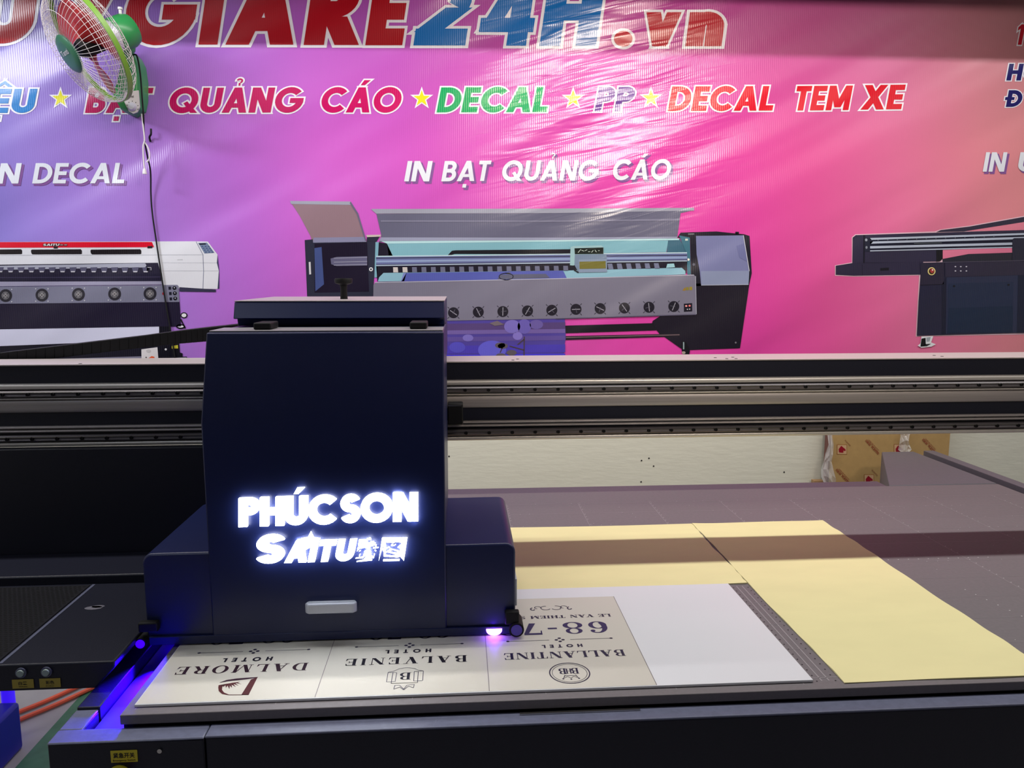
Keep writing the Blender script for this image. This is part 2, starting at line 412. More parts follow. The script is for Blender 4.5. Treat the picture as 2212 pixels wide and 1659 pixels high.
# ------------------------------------------------------------------ the banner
YB = 3.385
ban = thing('advertising_banner', 'wide glossy violet to pink vinyl banner with printed slogans and printer pictures on back wall', 'banner', (0.4, YB, 1.05))
def bpt(px, py, lay=0):
    p = at(px, py, Y=YB); return (p.x, YB-.0006*lay-.0005, p.z)
STOPS = [(-40, 130, 118, 200), (60, 146, 122, 206), (330, 163, 116, 205), (520, 180, 104, 205), (700, 203, 98, 204), (900, 200, 84, 190), (1150, 208, 78, 172),
         (1350, 214, 68, 166), (1560, 212, 62, 158), (1750, 214, 82, 152), (1950, 220, 112, 156), (2130, 220, 132, 148), (2300, 214, 140, 140)]
def bcol(px, py):
    px = px-(py-420)*0.12
    for a, b in zip(STOPS, STOPS[1:]):
        if px <= b[0]:
            t = max(0, (px-a[0])/(b[0]-a[0])); c = [a[i]+(b[i]-a[i])*t for i in (1, 2, 3)]; break
    else: c = list(STOPS[-1][1:])
    up = max(0.0, (330-py)/330)               # shade along the top edge, put into the ink as a cooler, deeper tone
    return (c[0]*(1-.16*up), c[1]*(1-.10*up), c[2]*(1-.06*up))
mb = MB(); NX, NZ = 72, 36
x0, x1, z0, z1 = -2.6, 3.3, 1.05, 2.95
def pix(x, y, z):
    v = Vector((x, y, z))-CAM; d = v.dot(FW); return CX+F*v.dot(RV)/d, CY-F*v.dot(UV)/d
g = [[(x0+(x1-x0)*i/NX, YB, z0+(z1-z0)*j/NZ) for i in range(NX+1)] for j in range(NZ+1)]
vv = [p for r_ in g for p in r_]
cc = [bcol(*pix(*p)) for p in vv]
k = len(mb.v); mb.v += vv
for j in range(NZ):
    for i in range(NX):
        f = [j*(NX+1)+i, j*(NX+1)+i+1, (j+1)*(NX+1)+i+1, (j+1)*(NX+1)+i]
        mb.f.append(f); mb.m.append(0); mb.c.append([cc[a] for a in f])
# give the sheet its small real thickness
hem = [(x0, z0), (x1, z0), (x1, z1), (x0, z1)]
mb.prism(hem, XZ, YB+.0004, YB+.002); mb.c = [c if c is not None else (200, 190, 205) for c in mb.c]
mb.build('vinyl_sheet', VINYL, ban, ink=True)

class Art:
    def __init__(s, place): s.mb = MB(); s.place = place
    def poly(s, pts, c, lay=1):
        s.mb.add([s.place(x, y, lay) for x, y in pts], [list(range(len(pts)))], 0, c); return s
    def ell(s, cx, cy, rx, ry, c, lay=1, n=28):
        return s.poly([(cx+rx*math.cos(2*math.pi*i/n), cy+ry*math.sin(2*math.pi*i/n)) for i in range(n)], c, lay)
    def ring(s, cx, cy, rx, ry, wd, c, lay=1, n=28, a0=0, a1=360):
        for i in range(n):
            u = math.radians(a0+(a1-a0)*i/n); v = math.radians(a0+(a1-a0)*(i+1)/n)
            s.poly([(cx+rx*math.cos(u), cy+ry*math.sin(u)), (cx+rx*math.cos(v), cy+ry*math.sin(v)), (cx+(rx-wd)*math.cos(v), cy+(ry-wd)*math.sin(v)), (cx+(rx-wd)*math.cos(u), cy+(ry-wd)*math.sin(u))], c, lay)
        return s
    def line(s, x0, y0, x1, y1, wd, c, lay=2):
        d = Vector((x1-x0, y1-y0)); n = Vector((-d.y, d.x)).normalized()*(wd/2)
        return s.poly([(x0+n.x, y0+n.y), (x1+n.x, y1+n.y), (x1-n.x, y1-n.y), (x0-n.x, y0-n.y)], c, lay)
    def text(s, prims, W, p0, p1, h, c, lay, shear=.2, o=0.0):
        for pg in polys(prims, o):
            out = []
            for x, y in pg:
                u = x/W
                out.append((p0[0]+(p1[0]-p0[0])*u+y*h*shear, p0[1]+(p1[1]-p0[1])*u-y*h))
            s.poly(out, c, lay+pg.k*.1)
        return s
    def build(s, name, mt, parent): return s.mb.build(name, mt, parent, ink=True)

OUTL = (232, 230, 242)
# headline
A = Art(bpt)
RED, BLU = (168, 4, 24), (0, 104, 184)
HL = [('U', -62, 66, RED), ('Y', 130, 245, RED), ('G', 262, 412, RED), ('I', 429, 470, RED), ('A', 487, 634, RED), ('R', 656, 770, RED), ('E', 789, 869, RED),
      ('2', 893, 1005, BLU), ('4', 1030, 1147, BLU), ('H', 1165, 1287, BLU)]
for ch, a, b, c in HL:
    w_, p = sans(ch, .27); yb = 96+(a-300)*.004
    A.text(p, w_, (a, yb), (b, yb), 146, c, 3, .15); A.text(p, w_, (a, yb), (b, yb), 146, OUTL, 1, .15, .040)
A.ell(1346, 84, 20, 17, (190, 30, 50), 3).ell(1346, 84, 26, 23, OUTL, 1)
for ch, a, b in (('v', 1386, 1462), ('n', 1480, 1558)):
    w_, p = sans(ch, .30)
    A.text(p, w_, (a, 100), (b, 100), 102, (180, 14, 40), 3, .14); A.text(p, w_, (a, 100), (b, 100), 102, OUTL, 1, .14, .055)
A.build('printed_headline', VINYL, ban)
# line of services
def word(t_, a, b, y0, y1, h, c, wt=.235, o=.06, shear=.19, gap=.08):
    A = Art(bpt)
    W, p, _ = compose(t_, lambda ch: sans_d(ch, wt), gap)
    A.text(p, W, (a, y0), (b, y1), h, c, 3, shear)
    if o: A.text(p, W, (a, y0), (b, y1), h, OUTL, 1, shear, o)
    A.build('printed_word', VINYL, ban)
word('ỆU', -22, 72, 244, 244, 52, (0, 120, 196))
word('BẠT', 184, 322, 244, 244, 54, (184, 0, 88)); word('QUẢNG', 362, 650, 244, 243, 54, (186, 0, 90)); word('CÁO', 690, 862, 243, 243, 54, (196, 0, 96))
word('DECAL', 943, 1181, 243, 242, 54, (0, 160, 92)); word('PP', 1284, 1364, 241, 241, 53, (112, 74, 152))
word('DECAL', 1442, 1668, 240, 239, 53, (212, 8, 40)); word('TEM', 1712, 1832, 239, 238, 53, (208, 4, 34)); word('XE', 1858, 1946, 237, 236, 53, (206, 0, 32))
for sx, sy in ((131, 213), (911, 213), (1238, 213), (1406, 212)):
    A = Art(bpt)
    for r1, c, l_ in ((26, OUTL, 1), (18.5, (222, 216, 20), 3)):
        st = []
        for i in range(10):
            rr = r1 if i % 2 == 0 else r1*.40; a_ = -math.pi/2+i*math.pi/5
            st.append((sx+rr*math.cos(a_), sy+rr*math.sin(a_)))
        A.poly(st, c, l_)
    A.build('printed_star', VINYL, ban)
# captions
def caption(t_, a, b, y0, y1, h):
    A = Art(bpt)
    W, p, _ = compose(t_, lambda ch: sans_d(ch, .20), .09)
    A.text(p, W, (a+4, y0+4), (b+4, y1+4), h, (128, 84, 150), 1, .18, .02)
    A.text(p, W, (a, y0), (b, y1), h, (222, 226, 238), 3, .18)
    A.build('printed_caption', VINYL, ban)
for args in (('IN', -22, 40, 397, 396.5, 44), ('DECAL', 70, 268, 396.5, 396, 44), ('IN', 873, 927, 392, 392, 44), ('BẠT', 953, 1054, 392, 391, 44), ('QUẢNG', 1081, 1289, 391, 390, 44),
             ('CÁO', 1320, 1445, 389, 388, 44), ('IN', 2122, 2168, 371, 371, 42), ('UV', 2196, 2285, 371, 370, 42)):
    caption(*args)
word('1', 2192, 2206, 97, 97, 44, (178, 8, 36)); word('HO', 2173, 2250, 174, 174, 36, (20, 16, 96)); word('ĐT', 2172, 2232, 231, 231, 36, (20, 16, 96)); word('0', 2222, 2250, 97, 97, 44, (178, 8, 36))

# picture of the small roll printer, left
def crop(ox, oy, s): return lambda x, y, lay=1: bpt(ox+x*s, oy+y*s, lay)
A = Art(crop(0, 420, .28933))
A.poly([(-200, 356), (1440, 350), (1552, 352), (1625, 450), (1620, 510), (1635, 572), (1625, 706), (1215, 700), (1205, 660), (-200, 660)], (214, 215, 224))
A.poly([(1625, 450), (1638, 570), (1638, 702), (1625, 704), (1635, 572), (1620, 510)], (58, 58, 90), 2)
A.poly([(-200, 356), (1135, 355), (1152, 394), (-200, 399)], (208, 6, 42), 2)
for a, b in ((-90, 167), (232, 613), (676, 1056)):
    A.poly([(a+6, 412), (b-8, 409), (b, 420), (b, 443), (b-8, 446), (a+12, 448), (a+4, 440), (a, 420)], (26, 20, 26), 2)
A.line(-200, 455, 1520, 450, 3, (178, 180, 192)); A.line(1465, 352, 1516, 450, 4, (120, 124, 150)); A.line(1516, 450, 1521, 570, 4, (120, 124, 150)); A.line(1521, 570, 1516, 704, 4, (120, 124, 150))
A.line(1210, 510, 1620, 510, 2, (185, 188, 200)); A.line(1210, 570, 1630, 570, 2, (185, 188, 200)); A.line(1325, 488, 1365, 486, 6, (190, 192, 200))
A.poly([(1480, 362), (1546, 360), (1602, 436), (1528, 441)], (112, 128, 156), 2); A.poly([(1486, 366), (1536, 364), (1540, 374), (1492, 377)], (40, 44, 60), 3)
for r_ in range(4):
    for c_ in range(3): A.ell(1512+c_*24+r_*9, 388+r_*14, 8, 4, (70, 84, 130), 3, 8)
A.poly([(-200, 527), (1180, 510), (1202, 592), (-200, 594)], (34, 30, 52), 2); A.poly([(-200, 536), (1085, 514), (1095, 530), (1085, 545), (-200, 566)], (160, 162, 180), 3)
for i in range(-2, 15):
    x = 5+i*77.5; A.poly([(x-26, 545), (x+26, 543), (x+18, 578), (x-18, 579)], (82, 80, 106), 4); A.poly([(x-16, 572), (x+16, 572), (x+14, 581), (x-14, 581)], (190, 188, 200), 5)
A.poly([(1098, 540), (1134, 540), (1134, 570), (1098, 572)], (40, 36, 56), 4).line(1104, 545, 1130, 545, 4, (190, 190, 200), 5); A.line(1130, 545, 1130, 566, 4, (190, 190, 200), 5)
A.poly([(-200, 594), (1202, 592), (1206, 648), (-200, 652)], (28, 24, 48), 3); A.line(-200, 622, 1200, 616, 5, (60, 54, 84), 4)
A.poly([(-200, 652), (1206, 648), (1212, 672), (-200, 688)], (150, 146, 172), 3)
A.poly([(-200, 692), (1325, 675), (1334, 684), (1342, 802), (-200, 820)], (118, 118, 140), 3)
for x, y in ((-225, 760), (45, 755), (316, 751), (588, 746), (858, 743), (1122, 741)):
    A.ell(x, y, 48, 48, (40, 38, 48), 4); A.ell(x, y, 30, 30, (104, 102, 108), 5); A.ell(x, y, 15, 15, (150, 146, 150), 6)
    for s_ in (-1, 1): A.line(x-34, y-34*s_, x+34, y+34*s_, 3, (60, 58, 66), 6)
    for sx in (-46, 46):
        for sy in (-46, 46): A.ell(x+sx, y+sy, 5, 5, (190, 190, 200), 5, 8)
for r_ in range(3):
    A.poly([(1259+r_*4, 689+r_*40), (1278+r_*4, 688+r_*40), (1280+r_*4, 710+r_*40), (1261+r_*4, 711+r_*40)], (24, 24, 40), 4); A.ell(1304+r_*3, 699+r_*39, 15, 14, (20, 20, 30), 4); A.ell(1304+r_*3, 696+r_*39, 4, 4, (200, 200, 210), 5)
A.ell(1222, 740, 8, 11, (150, 20, 30), 5)
A.poly([(-200, 818), (1342, 802), (1353, 985), (1190, 986), (-200, 1010)], (28, 22, 46), 3)
A.poly([(1340, 692), (1613, 710), (1613, 728), (1342, 724)], (52, 50, 74), 3)
A.ring(1375, 902, 26, 22, 7, (14, 12, 18), 3); A.ell(1374, 902, 18, 15, (222, 220, 228), 2); A.ring(1350, 986, 34, 18, 9, (14, 12, 18), 3); A.ell(1350, 984, 22, 10, (226, 224, 230), 2); A.line(1350, 930, 1385, 1000, 10, (16, 14, 20), 3)
A.poly([(-200, 1010), (1190, 986), (1190, 1085), (-200, 1140)], (208, 208, 232), 2)
A.poly([(1190, 985), (1275, 985), (1278, 1300), (1190, 1300)], (14, 12, 26), 4)
A.poly([(-200, 1140), (1190, 1085), (1190, 1300), (-200, 1300)], (16, 14, 32), 2)
A.poly([(400, 1228), (1060, 1208), (1060, 1222), (400, 1244)], (120, 118, 140), 3); A.poly([(430, 1244), (1060, 1236), (1060, 1250), (430, 1258)], (214, 214, 226), 3); A.poly([(190, 1259), (430, 1234), (430, 1260)], (226, 224, 230), 4)
A.poly([(1058, 1156), (1178, 1140), (1190, 1300), (1060, 1300)], (214, 210, 214), 5); A.ell(1112, 1168, 18, 12, (190, 186, 190), 6); A.poly([(1104, 1256), (1110, 1222), (1136, 1206), (1156, 1212), (1160, 1300), (1104, 1300)], (222, 92, 52), 6)
A.poly([(1088, 1220), (1094, 1209), (1100, 1220)], (30, 28, 34), 6); A.poly([(1088, 1240), (1100, 1240), (1094, 1252)], (30, 28, 34), 6)
A.poly([(1275, 1120), (1340, 1112), (1345, 1180), (1365, 1186), (1365, 1215), (1275, 1220)], (18, 16, 26), 4); A.poly([(1284, 1130), (1330, 1124), (1332, 1149), (1285, 1151)], (196, 188, 60), 5)
A.poly([(1200, 1214), (1398, 1210), (1398, 1246), (1200, 1250)], (34, 32, 42), 5); A.poly([(1270, 1220), (1394, 1217), (1394, 1230), (1270, 1234)], (190, 190, 200), 6); A.ell(1240, 1156, 8, 8, (210, 210, 215), 6)
W, p, per = compose('SAITU', lambda c: sans(c, .24), .06)
A.text(p, W, (324, 385), (444, 384), 17, (30, 16, 20), 4, .25, .12); A.text(p, W, (324, 385), (444, 384), 17, (206, 200, 206), 5, .25)
for i in range(2): A.poly([(452+i*30, 370), (476+i*30, 370), (472+i*30, 384), (448+i*30, 384)], (96, 40, 52), 5); A.line(454+i*30, 377, 474+i*30, 377, 3, (200, 190, 196), 6)
A.poly([(404, 388), (434, 388), (432, 403), (402, 403)], (36, 26, 34), 4); A.poly([(1104, 386), (1140, 385), (1138, 400), (1102, 402)], (36, 26, 34), 4)
A.build('printed_roll_printer_picture', VINYL, ban)

# picture of the large open printer, middle (two halves measured separately, b and c)
b = lambda x, y: (600+.28933*x, 400+.28933*y)
c = lambda x, y: (1200+.24108*x, 400+.24108*y)
A = Art(bpt)
P = lambda pts, col, lay=1: A.poly(pts, col, lay)
P([b(92, 118), b(545, 122), b(602, 212), b(662, 415), b(662, 430), b(262, 432), b(245, 380), b(165, 230)], (142, 116, 128))
P([b(92, 118), b(545, 122), b(556, 148), b(100, 141)], (156, 158, 178), 2); P([b(268, 392), b(654, 386), b(662, 428), b(262, 432)], (132, 132, 164), 2); P([b(545, 122), b(602, 212), b(662, 415), b(652, 415), b(590, 215), b(538, 135)], (104, 100, 128), 3)
P([b(202, 410), b(262, 404), b(265, 430), b(664, 424), b(664, 400), b(720, 405), b(735, 420), b(712, 830), b(220, 830)], (44, 46, 64), 2)
P([b(275, 436), b(668, 428), b(682, 795), b(275, 802)], (28, 22, 42), 3); P([b(275, 470), b(328, 462), b(346, 740), b(282, 792)], (66, 80, 134), 4)
P([b(660, 372), b(770, 370), b(768, 385), b(668, 390)], (196, 186, 180), 3); P([b(666, 388), b(760, 384), b(740, 420), b(664, 420)], (44, 44, 62), 3)
A.ring(*b(697, 628), 4.2, 4.2, 2.2, (220, 220, 226), 6); A.poly([b(232, 574), b(246, 573), b(250, 665), b(236, 667)], (206, 206, 214), 4)
P([b(740, 425), b(815, 435), b(860, 530), b(740, 540)], (30, 26, 44), 2)
P([b(815, 430), c(0, 500), c(1010, 495), c(992, 600), c(0, 615), b(830, 535)], (122, 172, 188), 2); P([c(1008, 495), c(1110, 480), c(1180, 600), c(995, 602)], (60, 100, 122), 2)
P([b(765, 415), c(0, 482), c(1105, 478), c(1105, 492), c(0, 505), b(815, 436)], (176, 214, 222), 3)
P([b(695, 178), c(0, 210), c(1240, 203), c(1240, 228), c(0, 250), b(735, 213)], (152, 154, 172), 3)
P([b(735, 205), b(768, 215), c(0, 250), c(1240-20, 228), c(1120, 250), c(1090, 470), c(0, 486), b(755, 425), b(775, 380)], (98, 98, 122), 2)
P([b(768, 262), c(0, 318), c(1112, 300), c(1108, 318), c(0, 330), b(770, 275)], (122, 122, 146), 4); P([b(770, 390), c(0, 470), c(1092, 462), c(1090, 476), c(0, 492), b(760, 418)], (146, 150, 176), 4)
P([b(730, 425), b(755, 424), b(740, 690), b(722, 690)], (120, 166, 186), 4)
P([b(1270, 522), b(1300, 490), b(1330, 486), b(2212, 478), c(140, 575), c(140, 612), b(2100, 515), b(1320, 513), b(1282, 526)], (24, 24, 34), 4)
P([b(395, 548), b(440, 536), b(668, 530), b(668, 600), b(440, 604), b(400, 590)], (96, 94, 124), 5)
P([b(735, 530), c(0, 615), c(1175, 600), c(1182, 680), c(0, 702), b(735, 605)], (104, 112, 160), 5)
for y0, y1, wd, cc_ in ((532, 606, 2.2, (186, 212, 222)), (545, 628, 1.6, (44, 46, 70)), (570, 648, 4.0, (140, 158, 196)), (592, 668, 1.4, (60, 64, 96)), (600, 678, 2.2, (170, 186, 206))):
    p0, p1 = b(735, y0), c(1176, y1); A.line(*p0, *p1, wd, cc_, 6)
for y0 in (545, 575, 598): A.line(*b(420, y0), *b(668, y0-6), 1.4, (150, 150, 172), 6)
P([b(735, 605), c(0, 702), c(1180, 680), c(1172, 790), c(0, 780), b(745, 720)], (28, 26, 40), 4)
for i in range(19):
    x, y = b(877+i*70.5, 632-i*.6); A.poly([(x-4.5, y-5.5), (x+5.5, y-5.5), (x+6.5, y+5.5), (x-4, y+5.5)], (104, 106, 132) if i > 1 else (196, 190, 190), 5)
for i in range(6):
    x, y = c(485+i*83, 728-i*.8); A.poly([(x-5, y-6), (x+5, y-6), (x+8, y+6), (x-3, y+6)], (110, 116, 144), 5)
A.poly([c(1000, 705), c(1060, 702), c(1068, 735), c(990, 740)], (150, 196, 208), 5)
P([b(757, 688), b(790, 655), b(2100, 638), c(80, 765), c(1130, 740), c(1160, 768), c(1163, 800), c(0, 838), b(748, 720)], (134, 178, 198), 5)
P([b(960, 655), b(2130, 638), b(2160, 700), b(925, 718)], (84, 92, 172), 6); P([b(940, 655), b(962, 655), b(945, 716), b(920, 718)], (120, 130, 196), 6)
P([b(1660, 668), b(2000, 662), b(2030, 692), b(1640, 702)], (92, 94, 118), 7); A.ring(*b(1705, 682), 16, 8, 1.6, (34, 34, 48), 8); P([b(1690, 655), b(1740, 652), b(1720, 664)], (110, 110, 80), 8)
# front panel with its row of small fans
P([b(715, 745), b(728, 728), c(0, 838), c(1236, 804), c(1250, 815), c(1259, 1100), c(1256, 1158), c(0, 1196), b(1250, 1012), b(1100, 1012), b(712, 990)], (118, 116, 136), 7)
A.line(*b(725, 727), *c(0, 838), 1.6, (176, 176, 196), 8); A.line(*c(0, 838), *c(1238, 805), 1.6, (176, 176, 196), 8); A.line(*c(1252, 815), *c(1259, 1155), 1.2, (170, 172, 190), 8); A.line(*c(0, 1196), *c(1256, 1158), 2.0, (86, 82, 106), 8)
fans_ = [b(1312, 952), b(1497, 947), b(1680, 943), b(1864, 938), b(2045, 933), c(182, 1112), c(398, 1105), c(615, 1100), c(835, 1093), c(1057, 1087)]
for i, (x, y) in enumerate(fans_):
    A.ell(x, y, 11.8, 11.8, (32, 30, 42), 8); a_ = .6+i*.5
    A.line(x-9*math.cos(a_), y-9*math.sin(a_), x+9*math.cos(a_), y+9*math.sin(a_), 1.6, (150, 148, 164), 9); A.line(x-8*math.cos(a_+1.4), y-8*math.sin(a_+1.4), x+3*math.cos(a_+1.4), y+3*math.sin(a_+1.4), .9, (96, 94, 112), 9)
    for sx in (-1, 1):
        for sy in (-1, 1): A.line(x+sx*9, y+sy*9, x+sx*12.5, y+sy*12.5, 1.3, (38, 36, 50), 8)
A.poly([c(1133, 944), c(1160, 912), c(1164, 944)], (150, 118, 40), 8); A.poly([c(1166, 914), c(1190, 913), c(1190, 941), c(1167, 942)], (132, 124, 52), 8); A.poly([c(1196, 911), c(1222, 910), c(1222, 940), c(1196, 941)], (146, 132, 50), 8)
A.poly([c(1147, 1062), c(1221, 1056), c(1222, 1130), c(1148, 1134)], (26, 24, 38), 8); A.ell(*c(1168, 1082), 2.4, 1.9, (236, 150, 150), 9); A.ell(*c(1198, 1080), 2.4, 1.9, (236, 120, 120), 9); A.ell(*c(1178, 1112), 1.3, 1.3, (200, 200, 206), 9, 8); A.ell(*c(1198, 1110), 1.3, 1.3, (200, 200, 206), 9, 8)
# carriage inside the picture
P([c(133, 556), c(160, 545), c(410, 540), c(430, 560), c(430, 620), c(160, 720), c(128, 718)], (148, 184, 192), 7); P([c(168, 566), c(427, 558), c(427, 616), c(172, 618)], (18, 28, 26), 8)
for i in range(7): A.line(*c(200+i*30, 605-(i*23) % 30), *c(225+i*28, 575+(i*17) % 30), 1.0, (200, 214, 206), 9)
P([c(172, 622), c(455, 618), c(460, 778), c(205, 783), c(168, 715)], (112, 130, 156), 8); P([c(205, 668), c(458, 660), c(460, 778), c(205, 783)], (126, 142, 168), 9); P([c(212, 686), c(446, 680), c(449, 746), c(214, 751)], (112, 108, 50), 10); A.line(*c(165, 760), *c(205, 783), 2.5, (24, 22, 30), 9)
# right cabinet, legs, caster
P([c(1090, 470), c(1120, 425), c(1440, 415), c(1690, 440), c(1737, 455), c(1757, 790), c(1735, 890), c(1250, 905), c(1215, 805), c(1205, 480)], (30, 28, 42), 3)
P([c(1105, 450), c(1202, 470), c(1212, 800), c(1180, 800), c(1172, 610)], (62, 110, 130), 4); P([c(1160, 480), c(1185, 480), c(1185, 497), c(1160, 498)], (196, 206, 196), 5); A.ell(*c(1188, 667), 3, 2.6, (226, 228, 220), 5, 10); A.ell(*c(1237, 711), 3, 3, (90, 92, 110), 5, 10)
A.poly([c(1185, 434), c(1240, 432), c(1240, 442), c(1186, 444)], (120, 124, 130), 5); A.poly([c(1610, 418), c(1642, 418), c(1642, 440), c(1610, 440)], (26, 22, 34), 3)
P([c(1256, 455), c(1680, 450), c(1733, 770), c(1726, 890), c(1302, 896), c(1290, 770), c(1262, 620)], (118, 122, 166), 5); P([c(1300, 770), c(1733, 766), c(1726, 890), c(1304, 896)], (132, 142, 174), 6); A.line(*c(1680, 450), *c(1733, 770), 1.4, (196, 198, 214), 7); A.line(*c(1302, 896), *c(1726, 890), 1.4, (170, 176, 196), 7)
P([c(1618, 545), c(1690, 520), c(1722, 690), c(1645, 650)], (108, 112, 158), 6)
P([c(1215, 880), c(1735, 890), c(1652, 1460), c(1200, 1476), c(1125, 1465), c(985, 1366), c(930, 1330), c(905, 1300), c(865, 1236), c(870, 1215), c(940, 1170), c(1258, 1158), c(1258, 895)], (28, 24, 38), 3)
A.ell(*c(1612, 1410), 2.2, 2.2, (110, 108, 118), 5, 8)
P([c(85, 1258), c(868, 1236), c(905, 1300), c(88, 1326)], (26, 24, 34), 3); P([c(90, 1352), c(1110, 1330), c(1110, 1354), c(92, 1386)], (34, 30, 40), 4); A.line(*c(92, 1364), *c(1110, 1340), 1.5, (128, 106, 112), 5)
P([c(1128, 1400), c(1166, 1400), c(1204, 1476), c(1198, 1520), c(1180, 1535), c(1150, 1530), c(1130, 1480)], (18, 18, 26), 4); A.line(*c(1146, 1405), *c(1146, 1470), 2.5, (150, 170, 176), 5); A.ell(*c(1146, 1500), 4, 3, (160, 150, 140), 5)
# the printed cloth hanging from it
P([b(1180, 1012), c(0, 1196), c(83, 1190), b(2150, 1140), b(2135, 1235), b(2147, 1330), b(1180, 1330)], (78, 66, 152), 4)
for y, hgt, cl in ((1035, 50, (84, 66, 120)), (1085, 30, (110, 92, 160)), (1135, 34, (92, 76, 150)), (1200, 60, (74, 62, 176)), (1268, 30, (66, 56, 210))): P([b(1180, y), b(2146, y-12), b(2146, y-12+hgt), b(1180, y+hgt)], cl, 5)
for x, y, rx, ry, cl in ((1750, 1055, 60, 50, (120, 108, 190)), (1840, 1055, 50, 55, (104, 92, 176)), (1930, 1040, 50, 35, (104, 90, 160)), (1420, 1140, 40, 26, (120, 108, 190)), (1790, 1125, 36, 30, (128, 114, 196)), (1600, 1230, 105, 70, (96, 92, 206)), (1340, 1210, 60, 40, (84, 78, 190))):
    xx, yy = b(x, y); A.ell(xx, yy, rx*.29, ry*.29, cl, 6)
for x0_, y0_, x1_, y1_ in ((1840, 1130, 1838, 1285), (1838, 1230, 1730, 1200), (1690, 1180, 1660, 1250), (1838, 1150, 1790, 1190)): A.line(*b(x0_, y0_), *b(x1_, y1_), 2.2, (74, 62, 66), 7)
for x, y in ((1680, 1200), (1745, 1250), (1665, 1275), (1660, 1195)): A.ell(*b(x, y), 11, 6, (92, 84, 96), 7)
A.poly([b(1580, 1030), b(1640, 1012), b(1690, 1040), b(1620, 1050)], (112, 100, 110), 7)
A.build('printed_large_printer_picture', VINYL, ban)

# picture of the flatbed printer, right
A = Art(crop(1700, 420, .23146))
HALO = (226, 190, 206)
A.poly([(447, 662), (604, 634), (604, 400), (636, 373), (1380, 345), (1430, 327), (1700, 292), (2600, 130), (2600, 640), (1200, 660), (1235, 756), (620, 766), (447, 758)], HALO, 1)
A.poly([(1200, 640), (2600, 600), (2600, 1300), (1365, 1322), (1200, 1327), (1218, 1000), (1232, 760)], HALO, 1)
pk = [bcol(1700+.23146*x, 420+.23146*y) for x, y in ((1700, 320), (2200, 270), (1450, 520), (2090, 520))]
A.poly([(453, 665), (610, 640), (1270, 628), (1245, 748), (620, 759), (453, 750)], (46, 42, 66), 3); A.line(700, 655, 700, 755, 4, (34, 32, 52), 4); A.poly([(868, 688), (948, 682), (948, 708), (868, 712)], (24, 22, 34), 4)
A.poly([(608, 640), (611, 402), (640, 380), (2600, 320), (2600, 480), (1450, 516), (1450, 600), (1395, 626), (720, 640)], (48, 44, 68), 3)
A.poly([(710, 380), (728, 378), (722, 640), (708, 640)], (26, 24, 40), 4); A.poly([(1390, 520), (1450, 516), (1450, 600), (1425, 625), (1390, 628)], (22, 22, 30), 4)
A.poly([(1448, 520), (2097, 494), (2097, 545), (1690, 556), (1450, 602)], pk[2], 4)
A.poly([(1448, 602), (1690, 556), (2100, 543), (2600, 535), (2600, 640), (1450, 640)], (40, 40, 54), 4)
A.poly([(768, 405), (2600, 340), (2600, 400), (2098, 500), (768, 535)], (20, 22, 44), 4)
for y0, y1, h_ in ((407, 360, 18), (440, 396, 20), (483, 446, 22), (522, 486, 10)): A.poly([(772, y0), (2212, y1), (2212, y1+h_), (772, y0+h_)], (176, 186, 206), 5)
for i in range(13): A.ell(845+i*90, 428-i*2.8, 6, 4, (96, 98, 116), 6, 8)
A.line(1180, 458, 1440, 452, 5, (90, 100, 104), 6)
A.poly([(722, 408), (768, 405), (800, 440), (770, 470), (770, 535), (722, 532)], (36, 38, 56), 5); A.ell(735, 425, 12, 14, (150, 156, 170), 6, 8); A.ell(738, 495, 10, 14, (130, 136, 150), 6, 8)
A.poly([(2097, 420), (2115, 408), (2600, 400), (2600, 640), (2097, 620)], (38, 38, 58), 6)
A.poly([(1390, 352), (1432, 333), (1700, 300), (2600, 140), (2600, 190), (2212, 256), (1650, 345)], (50, 46, 66), 3); A.poly([(1660, 343), (2212, 258), (2400, 235), (2400, 330), (1700, 344)], pk[0], 2)
A.poly([(1235, 640), (2600, 605), (2600, 1280), (1362, 1314), (1208, 1320), (1224, 1000), (1242, 760)], (36, 36, 60), 5)
A.poly([(1470, 640), (2600, 610), (2600, 740), (1472, 768)], (46, 42, 64), 6); A.line(1265, 638, 2400, 612, 4, (92, 86, 108), 7); A.line(1466, 640, 1468, 770, 4, (28, 28, 48), 7)
A.poly([(1245, 645), (1462, 640), (1458, 838), (1240, 845)], (42, 38, 58), 6); A.line(1240, 845, 1458, 838, 4, (26, 24, 40), 7)
A.poly([(1440, 845), (1480, 770), (1478, 1300), (1440, 1310)], (26, 28, 50), 6)
A.poly([(1484, 775), (2150, 755), (2140, 1292), (1478, 1300)], (42, 48, 76), 6); A.poly([(1500, 832), (2105, 815), (2100, 1285), (1490, 1294)], (34, 44, 72), 7)
A.poly([(1505, 1060), (2102, 1040), (2098, 1284), (1494, 1293)], (26, 40, 66), 8); A.poly([(2150, 755), (2600, 745), (2600, 1285), (2140, 1292)], (24, 30, 54), 7)
A.ell(1552, 855, 11, 9, (20, 20, 34), 9, 10); A.ell(2060, 843, 11, 9, (20, 20, 34), 9, 10)
A.ell(1343, 717, 36, 37, (226, 210, 140), 8); A.ell(1343, 717, 26, 28, (60, 40, 20), 9); A.ell(1346, 713, 18, 20, (170, 60, 60), 10); A.ell(1350, 705, 7, 7, (244, 226, 216), 11, 10)
for x in (1565, 1615, 1667):
    for y in (674, 714): A.ell(x, y, 8, 6, (190, 188, 206), 8, 10)
